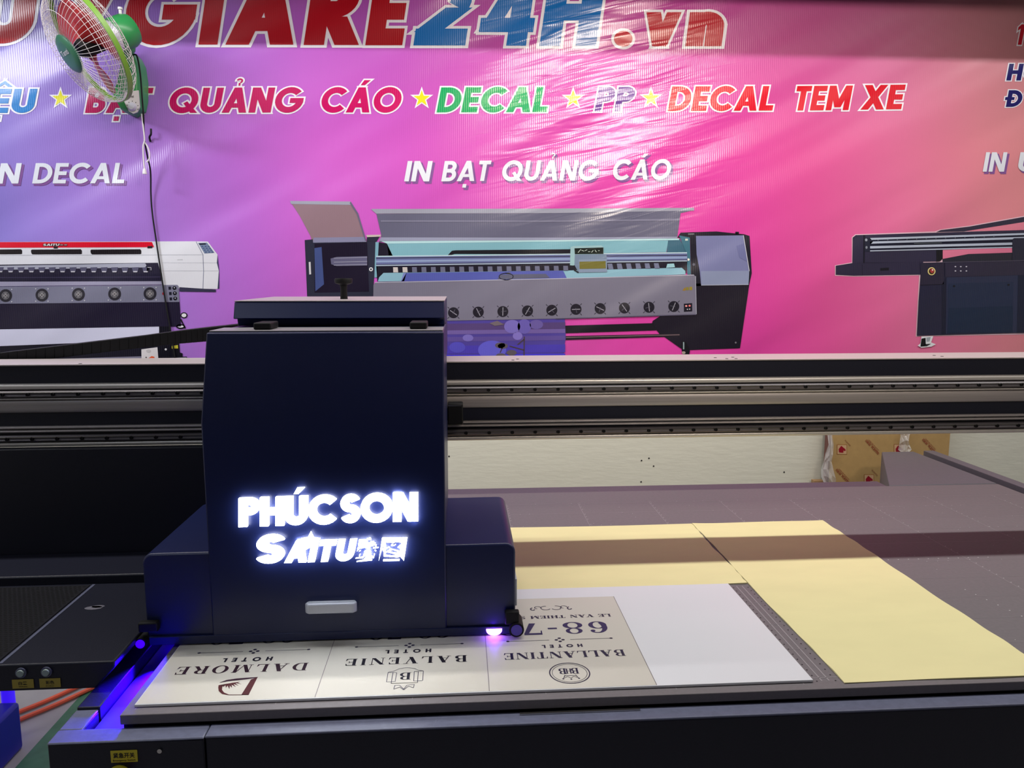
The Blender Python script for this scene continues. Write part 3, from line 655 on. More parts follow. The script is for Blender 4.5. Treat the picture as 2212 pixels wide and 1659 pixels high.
A.poly([(1215, 1410), (1240, 1390), (1250, 1325), (1360, 1322), (1340, 1380), (1385, 1398), (1340, 1420), (1250, 1430)], (222, 226, 234), 6); A.poly([(1250, 1345), (1288, 1338), (1290, 1405), (1240, 1418)], (16, 16, 22), 7); A.poly([(1290, 1395), (1340, 1393), (1300, 1416), (1240, 1420)], (40, 40, 46), 7); A.poly([(1295, 1335), (1335, 1330), (1325, 1370), (1298, 1375)], (150, 160, 170), 7)
A.build('printed_flatbed_printer_picture', VINYL, ban)

# ------------------------------------------------------------------ wall fan
fan = thing('wall_fan', 'green wall fan with white wire guard mounted on the banner at left', 'fan', tuple(at(300, 235, Y=YB)), None)
fc = lambda x, y, Y: at(80+x*.1628, y*.1628, Y=Y)
base_out = [(1245, 705), (1310, 718), (1385, 790), (1440, 900), (1470, 1100), (1468, 1350), (1440, 1490), (1330, 1558), (1210, 1515), (1140, 1390), (1112, 1330), (1180, 1150), (1222, 900)]
def loft(rings, m=0):
    mb = MB(); n = len(rings[0]); v = [p for r_ in rings for p in r_]; f = []
    for j in range(len(rings)-1):
        for i in range(n): f.append((j*n+i, j*n+(i+1) % n, (j+1)*n+(i+1) % n, (j+1)*n+i))
    f.append(list(range(n))[::-1]); f.append([(len(rings)-1)*n+i for i in range(n)])
    return mb.add(v, f, m)
bo = [fc(x, y, 3.375) for x, y in base_out]; bc = sum((Vector(p) for p in bo), Vector())/len(bo)
rings = []
for Y, s_ in ((3.384, 1.0), (3.34, 1.0), (3.305, .97), (3.288, .90), (3.284, .84)):
    rings.append([(bc.x+(p.x-bc.x)*s_, Y, bc.z+(p.z-bc.z)*s_) for p in bo])
loft(rings).build('fan_base', GRN, fan, bevel=.006)
pn = [fc(x, y, 3.281) for x, y in ((1165, 1222), (1350, 1200), (1368, 1420), (1335, 1490), (1280, 1512), (1222, 1480), (1152, 1335))]
pm = MB().prism([(p.x, p.z) for p in pn], XZ, 3.277, 3.284).build('control_panel', PANELW, fan, bevel=.001)
kp = fc(1265, 1418, 3.275)
MB().lathe([(0, .017), (.004, .017), (.012, .013), (.014, .012)], kp, (0, -1, 0), 28).build('speed_knob', SILVER, pm, smooth=True)
mk = MB()
for i in range(7):
    a_ = math.radians(-200+i*37); r_ = .022
    mk.box(kp.x+r_*math.cos(a_)-.0015, kp.x+r_*math.cos(a_)+.0015, 3.2762, 3.277, kp.z-r_*math.sin(a_)-.0015, kp.z-r_*math.sin(a_)+.0015)
mk.build('dial_mark', INKBLACK, pm)
def font_mesh(name, text, place, h, m, parent, bold=0.0):
    """small lettering laid on a surface; place(x, y) -> xyz with x, y in letter heights"""
    cu = bpy.data.curves.new('lettering', 'FONT'); cu.body = text; cu.offset = bold; cu.resolution_u = 3
    o = bpy.data.objects.new('lettering', cu); COL.objects.link(o)
    dg = bpy.context.evaluated_depsgraph_get(); dg.update()
    me = bpy.data.meshes.new_from_object(o.evaluated_get(dg)); COL.objects.unlink(o); bpy.data.objects.remove(o)
    mb = MB(); xs = [v.co.x for v in me.vertices]
    wd = max(xs)-min(xs)
    mb.add([place((v.co.x-min(xs)), v.co.y, wd) for v in me.vertices], [list(p.vertices) for p in me.polygons])
    return mb.build(name, m, parent)
tp = fc(1178, 1292, 3.276)
font_mesh('brand_lettering', 'Tanti', lambda x, y, wd: (tp.x+x/wd*.030+y*.002, 3.2762, tp.z+y*.012), 1, INKBLACK, pm, .015)
ax = Vector((-.60, -.53, -.48)).normalized()
Rc = at(196, 98, Y=3.10)
e1 = Vector((0, 0, 1)); e1 = (e1-ax*e1.dot(ax)).normalized(); e2 = ax.cross(e1)
fp = lambda r_, t, d: Rc+ax*d+(e1*math.cos(t)+e2*math.sin(t))*r_
def catmull(pts, n=6):
    pts = [Vector(p) for p in pts]; out = []
    for i in range(len(pts)-1):
        p0, p1, p2, p3 = pts[max(i-1, 0)], pts[i], pts[i+1], pts[min(i+2, len(pts)-1)]
        for k in range(n):
            t = k/n; out.append(.5*(2*p1+(p2-p0)*t+(2*p0-5*p1+4*p2-p3)*t*t+(3*p1-p0-3*p2+p3)*t**3))
    return out+[pts[-1]]
def smooth_prof(pr, n=5):
    out = []
    for i in range(len(pr)-1):
        p0, p1, p2, p3 = pr[max(i-1, 0)], pr[i], pr[i+1], pr[min(i+2, len(pr)-1)]
        for k in range(n):
            t = k/n
            out.append(tuple(.5*(2*p1[j]+(p2[j]-p0[j])*t+(2*p0[j]-5*p1[j]+4*p2[j]-p3[j])*t*t+(3*p1[j]-p0[j]-3*p2[j]+p3[j])*t**3) for j in (0, 1)))
    return out+[pr[-1]]
GR = .208
front = smooth_prof([(.060, .088), (.10, .089), (.150, .079), (.188, .053), (.205, .02), (GR, 0)])
rear = smooth_prof([(.065, -.080), (.11, -.078), (.160, -.062), (.194, -.034), (GR, 0)])
def guard(prof, n, rings_, name):
    mb = MB()
    for i in range(n):
        t = 2*math.pi*i/n; mb.tube([fp(r_, t, d) for r_, d in prof], .00075, 5)
    for k in rings_:
        r_, d = prof[k]; mb.tube([fp(r_, 2*math.pi*i/48, d) for i in range(48)], .0009, 5, closed=True)
    return mb.build(name, WIRE, fan, smooth=True)
gf = guard(front, 64, [0, 10, 15, 17, 18, 19, 20, 21, 22, 23, 24], 'front_guard')
guard(rear, 40, [0, 8, 12, 14, 16, 18], 'rear_guard')
mb = MB(); n = 64
v = []
for d, r_ in ((-.009, GR-.001), (-.009, GR+.004), (.009, GR+.004), (.009, GR-.001)): v += [fp(r_, 2*math.pi*i/n, d) for i in range(n)]
mb.add(v, [(j*n+i, j*n+(i+1) % n, ((j+1) % 4)*n+(i+1) % n, ((j+1) % 4)*n+i) for j in range(4) for i in range(n)])
mb.build('guard_ring', LIME, fan, smooth=True)
bd = MB().lathe([(-.006, .068), (0, .068), (.006, .062), (.009, .04), (.010, .0)], Rc+ax*.089, ax, 40, cap=False).build('guard_badge', GRN_D, fan, smooth=True)
hx = ax.cross(Vector((0, 0, 1))).normalized()*-1; hz = hx.cross(ax).normalized()
hx = -hx if hx.dot(Vector((1, -.5, 0))) < 0 else hx
hz = hz if hz.z > 0 else -hz
font_mesh('badge_lettering', 'Tanti', lambda x, y, wd: Rc+ax*.1005+hx*(x/wd*.072-.036)+hz*(y*.026+.0), 1, PANELW, bd, .01)
MB().lathe([(-.05, .034), (.035, .034), (.05, .026), (.052, .0)], Rc, ax, 28, cap=False).build('hub', RUBBER, fan, smooth=True)
for kbl in range(3):
    mb = MB(); v = []; nr, nw = 7, 7; T = 2*math.pi*kbl/3+.55
    for i in range(nr):
        r_ = .032+(.178-.032)*i/(nr-1); half = math.radians(22+30*math.sin(math.pi*min(1, .15+i/(nr-1)*.75)))
        for j in range(nw):
            u = j/(nw-1)*2-1; v.append(fp(r_*(1-.05*u*u), T+half*u+.12*i/(nr-1), .034*u*(1-.35*i/(nr-1))))
    mb.add(v, [(i*nw+j, i*nw+j+1, (i+1)*nw+j+1, (i+1)*nw+j) for i in range(nr-1) for j in range(nw-1)])
    o = mb.build('blade', REDBLADE, fan, smooth=True); so = o.modifiers.new('thickness', 'SOLIDIFY'); so.thickness = .002
Mo = Rc-ax*.072
MB().lathe([(0, .05), (.0, .056), (.035, .059)], Mo, -ax, 32).build('motor_collar', SILVER, fan, smooth=True)
mh = MB().lathe([(.025, .060), (.032, .063), (.085, .062), (.105, .054), (.114, .03), (.116, 0)], Mo, -ax, 36, cap=False).build('motor_housing', GRN, fan, smooth=True)
kp2 = Mo-ax*.06+Vector((0, 0, .058))
MB().cyl(kp2, kp2+Vector((0, 0, .026)), .006, 12).cyl(kp2+Vector((0, 0, .026)), kp2+Vector((0, 0, .034)), .009, 12).build('swing_knob', CORDW, mh, smooth=True)
nk = MB(); p0 = Mo-ax*.07; p1 = Vector((bc.x-.005, 3.335, bc.z+.10))
nk.tube(catmull([p0, p0+Vector((.0, .03, -.05)), p1+Vector((0, -.03, .05)), p1, p1+Vector((0, .02, -.06))]), .026, 14)
nk.build('neck', GRN, fan, smooth=True)
def path(pts, Y): return [at(x, y, Y=Y_) for (x, y), Y_ in zip(pts, Y)]
pc = path([(288, 118), (296, 122), (303, 160), (307, 212), (310, 252), (312, 300), (318, 335), (325, 370), (326, 420), (329, 460), (336, 510), (348, 590), (359, 660), (372, 735), (380, 790)],
          [3.30, 3.275, 3.27, 3.27, 3.275, 3.30, 3.33, 3.355, 3.372, 3.375, 3.376, 3.376, 3.376, 3.376, 3.376])
MB().tube(catmull(pc), .0032, 7).build('power_cord', RUBBER, fan, smooth=True)
pl = path([(306, 246), (308, 262), (312, 300), (311, 308), (309, 318), (310, 345), (312, 366)], [3.28]*7)
cm = MB().tube(catmull(pl), .0030, 7)
cm.tube(catmull(path([(313, 308), (319, 318), (323, 332), (322, 344), (317, 350)], [3.285]*5)), .0030, 7)
tpp = at(312, 364, Y=3.28)
cd_ = cm.build('pull_cord', CORDW, fan, smooth=True)
MB().lathe([(0, .004), (.004, .006), (.020, .009), (.022, .0088)], tpp, (0, 0, -1), 14).build('cord_toggle', CORDW, cd_, smooth=True)
hk = path([(326, 278), (326, 290), (323, 296), (325, 306)], [3.36, 3.36, 3.372, 3.381])
tag(MB().tube(catmull(hk), .004, 7).build('wall_hook', RUBBER, None, smooth=True), 'small dark hook stuck to the banner just under the green fan', 'hook')

# ------------------------------------------------------------------ the flatbed printer
pr = thing('flatbed_printer', 'large black flatbed printer with wide grey bed, overhead gantry and lit print carriage', 'printer', (.5, 1.95, 0))
ZB = .85
bed = MB().box(-.592, 1.970, 1.283, 2.618, .832, ZB).build('print_bed', BEDM, pr, bevel=.0015)
MB().box(-.588, 1.966, 1.288, 2.610, .7965, .8315).build('bed_support', DARK, pr)
# scribed lines and rows of vacuum holes
gl = MB(); rr = random.Random(3)
gx = [.152+.2415*i for i in range(-3, 8)]
def gline(x0, y0, x1, y1, wd, m=0):
    if abs(x1-x0) < abs(y1-y0): gl.add([(x0-wd, y0, ZB+.0003), (x0+wd, y0, ZB+.0003), (x1+wd, y1, ZB+.0003), (x1-wd, y1, ZB+.0003)], [(0, 1, 2, 3)], m)
    else: gl.add([(x0, y0-wd, ZB+.0003), (x1, y0-wd, ZB+.0003), (x1, y1+wd, ZB+.0003), (x0, y1+wd, ZB+.0003)], [(0, 1, 2, 3)], m)
for x in gx:
    gline(x, 1.30, x, 2.48, .0006)
for y in (1.322, 1.435, 1.548, 1.66, 1.775, 1.888, 2.03, 2.15, 2.25, 2.372, 2.48):
    gline(-.55, y, 1.95, y, .0004 if y not in (1.322, 1.622) else .0007)
gline(.674, 1.31, .674, 1.76, .0013); gline(.688, 1.31, .688, 1.76, .0013)
gl.build('scribed_grid', mat('pale_scribed_line', (158, 152, 156), .5), bed)['kind'] = 'stuff'
hm = MB(); hd = MB()
def hole(x, y, r_, mbx): mbx.add([(x+r_*math.cos(a_*math.pi/3), y+r_*math.sin(a_*math.pi/3), ZB+.0005) for a_ in range(6)], [tuple(range(6))])
for x in gx:
    y = 1.32
    while y < 2.48:
        if rr.random() < .8: hole(x+.004, y, .0016, hm)
        y += .026
for y in (1.888, 2.15, 2.25, 2.372, 2.48):
    x = -.5
    while x < 1.94:
        if rr.random() < .35: hole(x, y+rr.uniform(-.002, .002), .0013, hm)
        x += .03
for i in range(12): hole(1.22+i*.006, 1.70-i*.03, .0018, hm)
for i in range(14): hole(1.06+i*.028, 1.905, .0018, hm)
for i in range(60): hole(rr.uniform(.4, 1.66), rr.uniform(1.35, 2.45), .0012, hm)
for i in range(22):
    hole(.664, 1.31+i*.021, .0016, hd); hole(.70, 1.31+i*.021, .0016, hd)
hm.build('vacuum_holes', mat('chalky_white_dust', (214, 212, 214), .7), bed)['kind'] = 'stuff'
hd.build('open_vacuum_holes', INKBLACK, bed)['kind'] = 'stuff'
MB().box(-.592, 1.556, 2.622, 2.70, .79, .846).build('rear_bed_strip', grain(mat('dim_grey_painted_steel', (92, 84, 96), .5), 90, .05, .08), pr, bevel=.002)
# frame
MB().box(-.4365, 1.971, 1.2455, 1.281, .10, .8243).build('front_apron', BLACK, pr, bevel=.002)
ca_ = MB(); ca_.box(-.694, -.4385, 1.2435, 1.281, .10, .8243); ca_.box(-.694, -.655, 1.2812, 1.343, .10, .8243); ca_.build('corner_apron', BLACK, pr, bevel=.002)
MB().box(-.694, 1.971, 1.2815, 2.74, .10, .796).build('bed_frame', BLACK, pr, bevel=.004)
for x in (-.60, 1.88):
    for y in (1.36, 2.66): MB().cyl((x, y, 0), (x, y, .10), .035, 20).build('levelling_foot', RUBBER, pr)
MB().box(-.437, 1.971, 1.2435, 1.281, .8245, .829).build('front_ledge', LEDGE, pr, bevel=.002)
lc = MB(); lc.box(-.694, -.4385, 1.2415, 1.281, .8245, .8285); lc.box(-.694, -.655, 1.2812, 1.343, .8245, .8285)
lc.build('front_corner_ledge', LEDGE, pr, bevel=.002)
MB().box(-.694, -.654, 1.345, 1.95, .797, .832).build('left_bed_rail', BLACK, pr, bevel=.002)
MB().box(-.652, -.594, 1.283, 1.95, .797, .806).build('bed_gap_strip', WHITE_STRIP, pr)
p0, p1 = at(1120, 1522, Z=.831), at(1376, 1516, Z=.831)
MB().box(p0.x, p1.x, 1.270, 1.275, .8292, .8315).build('edge_glint_strip', CHROME, pr)  # added bright strip, standing in for a glint on the bed edge
sc_ = MB(); xs = at(345, 1622, Y=1.242); sc_.cyl((xs.x, 1.245, xs.z), (xs.x, 1.2405, xs.z), .004, 12); sc_.build('frame_screw', CHROME, pr)
# emergency switch and its sticker
def sticker(name, px0, py0, px1, py1, Y, m, parent):
    a, b_ = at(px0, py1, Y=Y), at(px1, py0, Y=Y)
    return MB().box(a.x, b_.x, Y, Y+.001, a.z, b_.z).build(name, m, parent, bevel=.0004), a, b_
s1, a, b_ = sticker('warning_sticker', 240, 1620, 296, 1648, 1.2422, STICKER, pr)
sw, sh = b_.x-a.x, b_.z-a.z
font_mesh('sticker_lettering', '紧急开关', lambda x, y, wd: (a.x+sw*.10+x/wd*sw*.80, 1.2418, a.z+sh*.42+y*sh*.46), 1, INKBLACK, s1, .02)
font_mesh('sticker_lettering', 'Emergency Switch', lambda x, y, wd: (a.x+sw*.08+x/wd*sw*.84, 1.2418, a.z+sh*.12+y*sh*.20), 1, INKBLACK, s1, .01)
ec = at(257, 1679, Y=1.24)
es_ = MB().lathe([(0, .020), (.003, .020), (.004, .0185)], (ec.x, 1.2433, ec.z), (0, -1, 0), 36).build('emergency_switch', STICKER, pr, smooth=True)
MB().lathe([(.0, .010), (.012, .010), (.014, .015), (.022, .0145), (.024, .010)], (ec.x, 1.2390, ec.z), (0, -1, 0), 30).build('stop_button', mat('red_stop_button', (190, 20, 24), .35), es_, smooth=True)

# right-hand rail cover and rear ramp
RAMP = grain(mat('grey_painted_cover', (104, 102, 110), .5), 90, .05, .06)
rc = MB().box(2.018, 2.064, 1.20, 3.152, .797, .853).build('rail_cover', RAMP, pr, bevel=.002)
MB().box(1.972, 2.0175, 1.256, 3.148, .10, .812).build('rail_channel', DARK, pr)
MB().box(2.018, 2.062, 1.256, 3.150, .10, .7965).build('rail_base', BLACK, pr)
MB().prism([(1.560, 2.624), (1.9715, 2.624), (1.9715, 3.150), (1.828, 3.150)], XY, .62, .8505).build('rear_corner_cover', RAMP, pr, bevel=.003)

# gantry beam with its extrusions, guides and bolts
XL, XR = -1.55, 2.25
MB().prism([(1.985, 1.382), (2.118, 1.382), (2.118, 1.178), (1.985, 1.178)], YZ, XL, XR).build('gantry_beam', BLACK, pr)
tpn = MB().box(XL, XR, 1.980, 2.120, 1.3825, 1.386).build('beam_top_sheen_plate', mat('beam_top_painted_sheen', (196, 186, 186), .45, .3), pr, bevel=.0008)  # pale colour stands in for light grazing the black beam top
scm = MB()
for px, py in ((1108, 778), (1118, 776), (1545, 773), (1570, 775), (1583, 772), (1590, 775), (2018, 768), (2035, 770), (155, 790)):
    p = at(px, py, Z=1.386); p.y = min(max(p.y, 1.99), 2.11)
    s__ = MB().cyl((p.x, p.y, 1.3855), (p.x, p.y, 1.3868), .004, 10).build('plate_screw', RUBBER, tpn)
for nm, za, zb, yf, m in (('upper_extrusion', 1.3225, 1.3379, 1.974, ALU), ('middle_extrusion', 1.2640, 1.2975, 1.976, ALU2), ('rail_shelf', 1.2975, 1.3032, 1.971, ALU),
                          ('lower_extrusion', 1.2225, 1.2300, 1.976, ALU2), ('lower_shelf', 1.2135, 1.2205, 1.974, ALU2), ('bottom_extrusion', 1.1775, 1.1905, 1.974, ALU)):
    zm, hz_ = (za+zb)/2, (zb-za)/2
    cvx = [(1.9852, za)]+[(1.984-(1.984-yf)*math.cos(t*math.pi/2)**.6, zm+hz_*math.sin(t*math.pi/2)) for t in [k_/6 for k_ in range(-6, 7)]]+[(1.9852, zb)]
    MB().prism(cvx, YZ, XL, XR).build(nm, m, pr, smooth=True)
bolt0 = None
for za, zb, bx in ((1.3048, 1.3208, .0075), (1.1922, 1.2080, .010)):
    zc = (za+zb)/2
    gp = [(1.9851, za), (1.970, za), (1.966, za+.004), (1.969, zc), (1.966, zb-.004), (1.970, zb), (1.9851, zb)]
    gr = MB().prism(gp, YZ, XL, XR).build('guide_rail', RAIL, pr)
    MB().box(XL, XR, 1.9652, 1.9664, zb-.0042, zb-.0032).build('rail_lip', CHROME, gr)
    i = -1
    x = -1.16
    xb = at(1005, 840, Y=1.966).x if za > 1.25 else at(1057, 932, Y=1.966).x
    x = xb-.0603*21
    while x < 1.60:
        if not (-.47 < x < -.035):
            if bolt0 is None:
                bolt0 = MB().lathe([(0, .0046), (.0035, .0046), (.0042, .0040), (.0042, .0022), (.0022, .0020), (.0022, 0)], (0, 0, 0), (0, -1, 0), 14, cap=False).build('rail_bolt', RUBBER, None, smooth=True)
                bolt0.location = (x, 1.9685, zc); join(bolt0, gr)
            else: copy_to(bolt0, (x, 1.9685, zc), gr)
        x += .0603
MB().box(2.07, 2.25, 1.99, 2.118, .10, 1.177).build('gantry_column', BLACK, pr, bevel=.004)
# left housing, parking platform
MB().box(-1.55, -.36, 1.957, 1.984, .870, 1.1765).build('gantry_side_panel', BLACK, pr, bevel=.003)
MB().box(-1.55, -.70, 1.80, 1.955, .830, .905).build('platform_rear_housing', BLACK, pr, bevel=.004)
pf = MB().prism([(-1.55, .885), (-.653, .885), (-.653, .872), (-.690, .832), (-1.55, .832)], XZ, 1.410, 1.798).build('parking_platform', BLACK, pr, bevel=.003)
hx_ = MB(); hx_.box(-1.40, -.868, 1.425, 1.785, .8852, .8868, 0)
ri = 0; y = 1.435
while y < 1.78:
    x = -1.392+(.0052 if ri % 2 else 0)
    while x < -.874:
        hx_.add([(x+.0038*math.cos(k_*math.pi/3), y+.0038*math.sin(k_*math.pi/3), .8872) for k_ in range(6)], [tuple(range(6))], 1); x += .0104
    y += .0092; ri += 1
hx_.build('perforated_plate', [mat('dark_steel_mesh', (60, 60, 66), .32, .6), DARK], pf)
MB().box(-.864, -.858, 1.415, 1.79, .8851, .8862).build('plate_seam', LEDGE, pf)
st = MB()
for px, py, w_, h_ in ((202, 1313, .019, .010), (212, 1310, .014, .007)):
    p = at(px, py, Z=.8855); st.add([(p.x+w_*math.cos(k_*.5236), p.y+h_*math.sin(k_*.5236), .8856) for k_ in range(12)], [tuple(range(12))])
st.build('dried_ink_spot', mat('pale_dried_ink', (120, 118, 130), .4), pf)
for i, (px, py, l0, l1, ch, en) in enumerate(((46, 1453, 27, 72, '白墨', 'White'), (101, 1451, 86, 130, '彩色', 'Color'))):
    p = at(px, py, Y=1.409)
    bb = MB().lathe([(0, .0098), (.003, .0098), (.0035, .0075), (.0015, .0072)], (p.x, 1.4098, p.z), (0, -1, 0), 28).build('push_button', SILVER if i < 0 else LEDGE, pf, smooth=True)
    MB().lathe([(0, .0068), (.004, .0068), (.005, .006)], (p.x, 1.4085, p.z), (0, -1, 0), 24).build('button_cap', BTN, pf, smooth=True)
    s2, a2, b2 = sticker('button_sticker', l0, 1467-2*i, l1, 1488-2*i, 1.4085, STICKER_D, pf)
    w2, h2 = b2.x-a2.x, b2.z-a2.z
    font_mesh('button_sticker_lettering', ch, lambda x, y, wd: (a2.x+w2*.30+x/wd*w2*.40, 1.4081, a2.z+h2*.42+y*h2*.42), 1, INKBLACK, pf, .01)
    font_mesh('button_sticker_lettering', en, lambda x, y, wd: (a2.x+w2*.30+x/wd*w2*.40, 1.4081, a2.z+h2*.14+y*h2*.18), 1, INKBLACK, pf, .01)
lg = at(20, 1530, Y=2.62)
MB().cyl((lg.x, 2.62, 0), (lg.x, 2.62, .50), .021, 20).build('gantry_leg', LEG_GLOW, pr, smooth=True)
MB().box(lg.x-.10, lg.x+.10, 1.99, 2.66, .50, .832).build('gantry_leg_bracket', BLACK, pr, bevel=.004)
# cable carrier from the carriage over to the left
tp_ = [(515, 700, 733), (440, 708, 738), (380, 715, 743), (300, 726, 752), (200, 738, 764), (100, 750, 776), (0, 762, 790), (-180, 790, 812), (-330, 806, 830)]
cv = MB(); prev = None
dense = []
for i in range(len(tp_)-1):
    for k_ in range(5):
        t = k_/5; dense.append(tuple(tp_[i][j]+(tp_[i+1][j]-tp_[i][j])*t for j in range(3)))
for i, (x, ya, yb_) in enumerate(dense):
    if i+1 == len(dense): break
    q0 = dense[i]; q1 = dense[i+1]
    A0, B0 = at(q0[0], q0[1], Y=2.14), at(q0[0], q0[2], Y=2.14); A1, B1 = at(q1[0], q1[1], Y=2.14), at(q1[0], q1[2], Y=2.14)
    k_ = .0012
    v = []
    for (Aq, Bq) in ((A0, B0), (A1, B1)):
        for yy in (2.135, 2.195): v += [(Aq.x, yy, max(Aq.z, 1.33)), (Bq.x, yy, max(Bq.z, 1.305))]
    sx = 0.0
    v = [(p[0]+(sx if j_ < 4 else -sx), p[1], p[2]) for j_, p in enumerate(v)]
    cv.add(v, [(0, 2, 3, 1), (4, 5, 7, 6), (0, 1, 5, 4), (2, 6, 7, 3), (0, 4, 6, 2), (1, 3, 7, 5)])
cv.build('cable_carrier', RUBBER, pr, bevel=.0015)

# print carriage
ro = .020
out = [(-.640, .8585), (.113, .8585)]
out += [(.113-ro+ro*math.cos(t*math.pi/12), 1.054-ro+ro*math.sin(t*math.pi/12)) for t in range(7)]
out += [(-.640+ro+ro*math.cos(math.pi/2+t*math.pi/12), 1.050-ro+ro*math.sin(math.pi/2+t*math.pi/12)) for t in range(7)]
car = MB().prism(out, XZ, 1.531, 1.880).build('print_carriage', NAVY, pr, bevel=.004)
FY = 1.526
prof = [(FY, .8600), (FY, 1.318), (1.587, 1.486), (1.587, 1.490), (1.79, 1.490), (1.93, 1.486), (1.93, 1.056), (1.57, 1.056), (1.57, .8600)]
MB().prism(prof, YZ, -.508, -.031).build('front_cover', NAVY, car, bevel=.003)
MB().box(-.506, -.033, 1.600, 1.70, 1.4905, 1.4935).build('cover_sheen_strip', mat('cover_painted_sheen', (150, 148, 152), .4, .2), car, bevel=.001)  # reflection of the lamps on the dark ledge, put in as a pale strip
MB().prism([(1.775, 1.546), (1.760, 1.509), (1.790, 1.507), (1.795, 1.491), (1.931, 1.491), (1.931, 1.400), (2.15, 1.400), (2.15, 1.546)], YZ, -.5025, -.032).build('top_housing', NAVY, car, bevel=.002)
MB().box(-.5025, -.032, 1.775, 2.15, 1.5465, 1.549).build('housing_sheen_plate', mat('housing_painted_sheen', (176, 170, 170), .45, .3), car, bevel=.0008)  # light on top of the navy housing, put in as a pale plate
for px in (545, 898):
    p = at(px, 722, Z=1.490); MB().box(p.x-.018, p.x+.018, 1.62, 1.69, 1.4937, 1.508).build('cover_clip', RUBBER, car, bevel=.003)
p = at(743, 640, Y=1.9)
MB().lathe([(0, .009), (.022, .008), (.034, .009), (.038, .021), (.046, .022), (.050, .020)], (p.x, 1.9, 1.549), (0, 0, 1), 24).build('top_knob', RUBBER, car, smooth=True)
a = at(960, 916, Y=1.93); b_ = at(1000, 870, Y=1.93)
MB().box(-.030, b_.x, 1.915, 1.955, a.z, b_.z).build('position_sensor', RUBBER, car, bevel=.003)
MB().box(-.029, b_.x-.004, 1.9135, 1.9148, b_.z-.006, b_.z-.003).build('sensor_edge', CHROME, car)
ha, hb = at(659, 1324, Y=1.515), at(772, 1299, Y=1.515)
hd_ = MB(); zc = (ha.z+hb.z)/2; hh = (hb.z-ha.z)/2
hd_.prism([(ha.x+.006, FY-.001), (ha.x, FY-.012), (ha.x+.008, FY-.020), (hb.x-.008, FY-.020), (hb.x, FY-.012), (hb.x-.006, FY-.001)], XY, zc-hh, zc+hh)
hd_.build('handle', SILVER, car, bevel=.003)
MB().box(-.634, .107, 1.5245, 1.5308, .8590, .876).build('lower_lip', NAVY, car, bevel=.0008)
a = at(1108, 1332, Y=1.56)
MB().box(.1135, .1185, 1.56, 1.68, .905, .965).build('side_plate', SILVER, car, bevel=.001)
MB().box(.090, .120, 1.513, 1.5305, .884, .912).build('bumper_bracket', RUBBER, car, bevel=.003)
p = at(1116, 1361, Y=1.510); p.z = max(p.z, .8728)
rl = MB().cyl((p.x, 1.510, p.z), (p.x, 1.560, p.z), .0155, 28).build('bumper_roller', RUBBER, car, smooth=True)
MB().cyl((p.x, 1.5102, p.z), (p.x, 1.5085, p.z), .0118, 28).build('sensor_lens', LENS, rl, smooth=True) if False else tag(MB().cyl((p.x, 1.5102, p.z), (p.x, 1.5085, p.z), .0118, 28).build('sensor_lens', LENS, car, smooth=True), None)
MB().box(-.650, -.612, 1.513, 1.5305, .892, .912).build('bumper_bracket', RUBBER, car, bevel=.003)
p = at(303, 1391, Y=1.510)
MB().cyl((p.x, 1.510, p.z), (p.x, 1.560, p.z), .0115, 28).build('bumper_roller', RUBBER, car, smooth=True)
MB().cyl((p.x, 1.5102, p.z), (p.x, 1.5085, p.z), .0088, 28).build('sensor_lens', UVDIM, car, smooth=True)
# ultraviolet lamps slung under both ends
def lens(x0_, x1_, y0_, y1_, z0_, drop, m):
    n_ = 12; cx_ = (x0_+x1_)/2; rx_ = (x1_-x0_)/2
    pr_ = [(cx_+rx_*math.cos(math.pi+math.pi*i/n_), z0_+drop*math.sin(math.pi+math.pi*i/n_)) for i in range(n_+1)]
    return MB().prism(pr_, XZ, y0_, y1_).build('ultraviolet_lamp', m, car, smooth=False)
p = at(1067, 1366, Y=1.530)
lens(p.x-.0165, p.x+.0165, 1.519, 1.5305, .8715, .0125, UVCORE)
MB().box(-.648, -.6405, 1.56, 1.84, .861, .874).build('ultraviolet_lamp', UVDIM, car, bevel=.001)
def lamp(name, kind, loc, watts, col, size=.01, aim=None):
    l = bpy.data.lights.new(name, kind); l.energy = watts; l.color = col
    if kind == 'AREA': l.shape = 'RECTANGLE'; l.size = size; l.size_y = size*3
    else: l.shadow_soft_size = size
    o = bpy.data.objects.new(name, l); COL.objects.link(o); o.location = loc
    if aim: o.rotation_euler = (Vector(aim)-Vector(loc)).to_track_quat('-Z', 'Y').to_euler()
    return o
lamp('ultraviolet_glow', 'POINT', (p.x, 1.513, .866), .05, (.07, .0, 1.0), .006)
lamp('ultraviolet_glow', 'POINT', (-.620, 1.62, .838), .12, (.03, .0, 1.0), .010)
lamp('ultraviolet_glow', 'AREA', (-.622, 1.541, .848), 4.0, (.022, .0, 1.0), .016, (-.622, 1.24, .800)).data.spread = math.radians(60)
# lit letters standing off the front cover
def lit(prims, W, p0, p1, h0, h1, shear, name='lit_letter'):
    """one prism letter; corners measured on the cover's front face"""
    mb = MB()
    for pg in polys(prims, 0, 15):
        pts = []
        for x, y in pg:
            u = x/W; h = h0+(h1-h0)*u
            px = p0[0]+(p1[0]-p0[0])*u+y*h*shear; py = p0[1]+(p1[1]-p0[1])*u-y*h
            q_ = at(px, py, Y=FY-.012); pts.append((q_.x, q_.z))
        mb.prism(pts, XZ, FY-.012, FY-.004)
    return mb.build(name, GLOW, car)
def lit_word(text, t, gap, p0, p1, h0, h1, shear, gfun=None):
    W, _, per = compose(text, gfun or (lambda ch: sans_d(ch, t)), gap, .22)
    for pp in per: lit(pp, W, p0, p1, h0, h1, shear)
def squeeze(ch, t, k):
    w_, p = sans_d(ch, t); return w_, p
lit_word('PHÚC', .265, .0, (515, 1139), (727, 1132), 62, 62, .0)
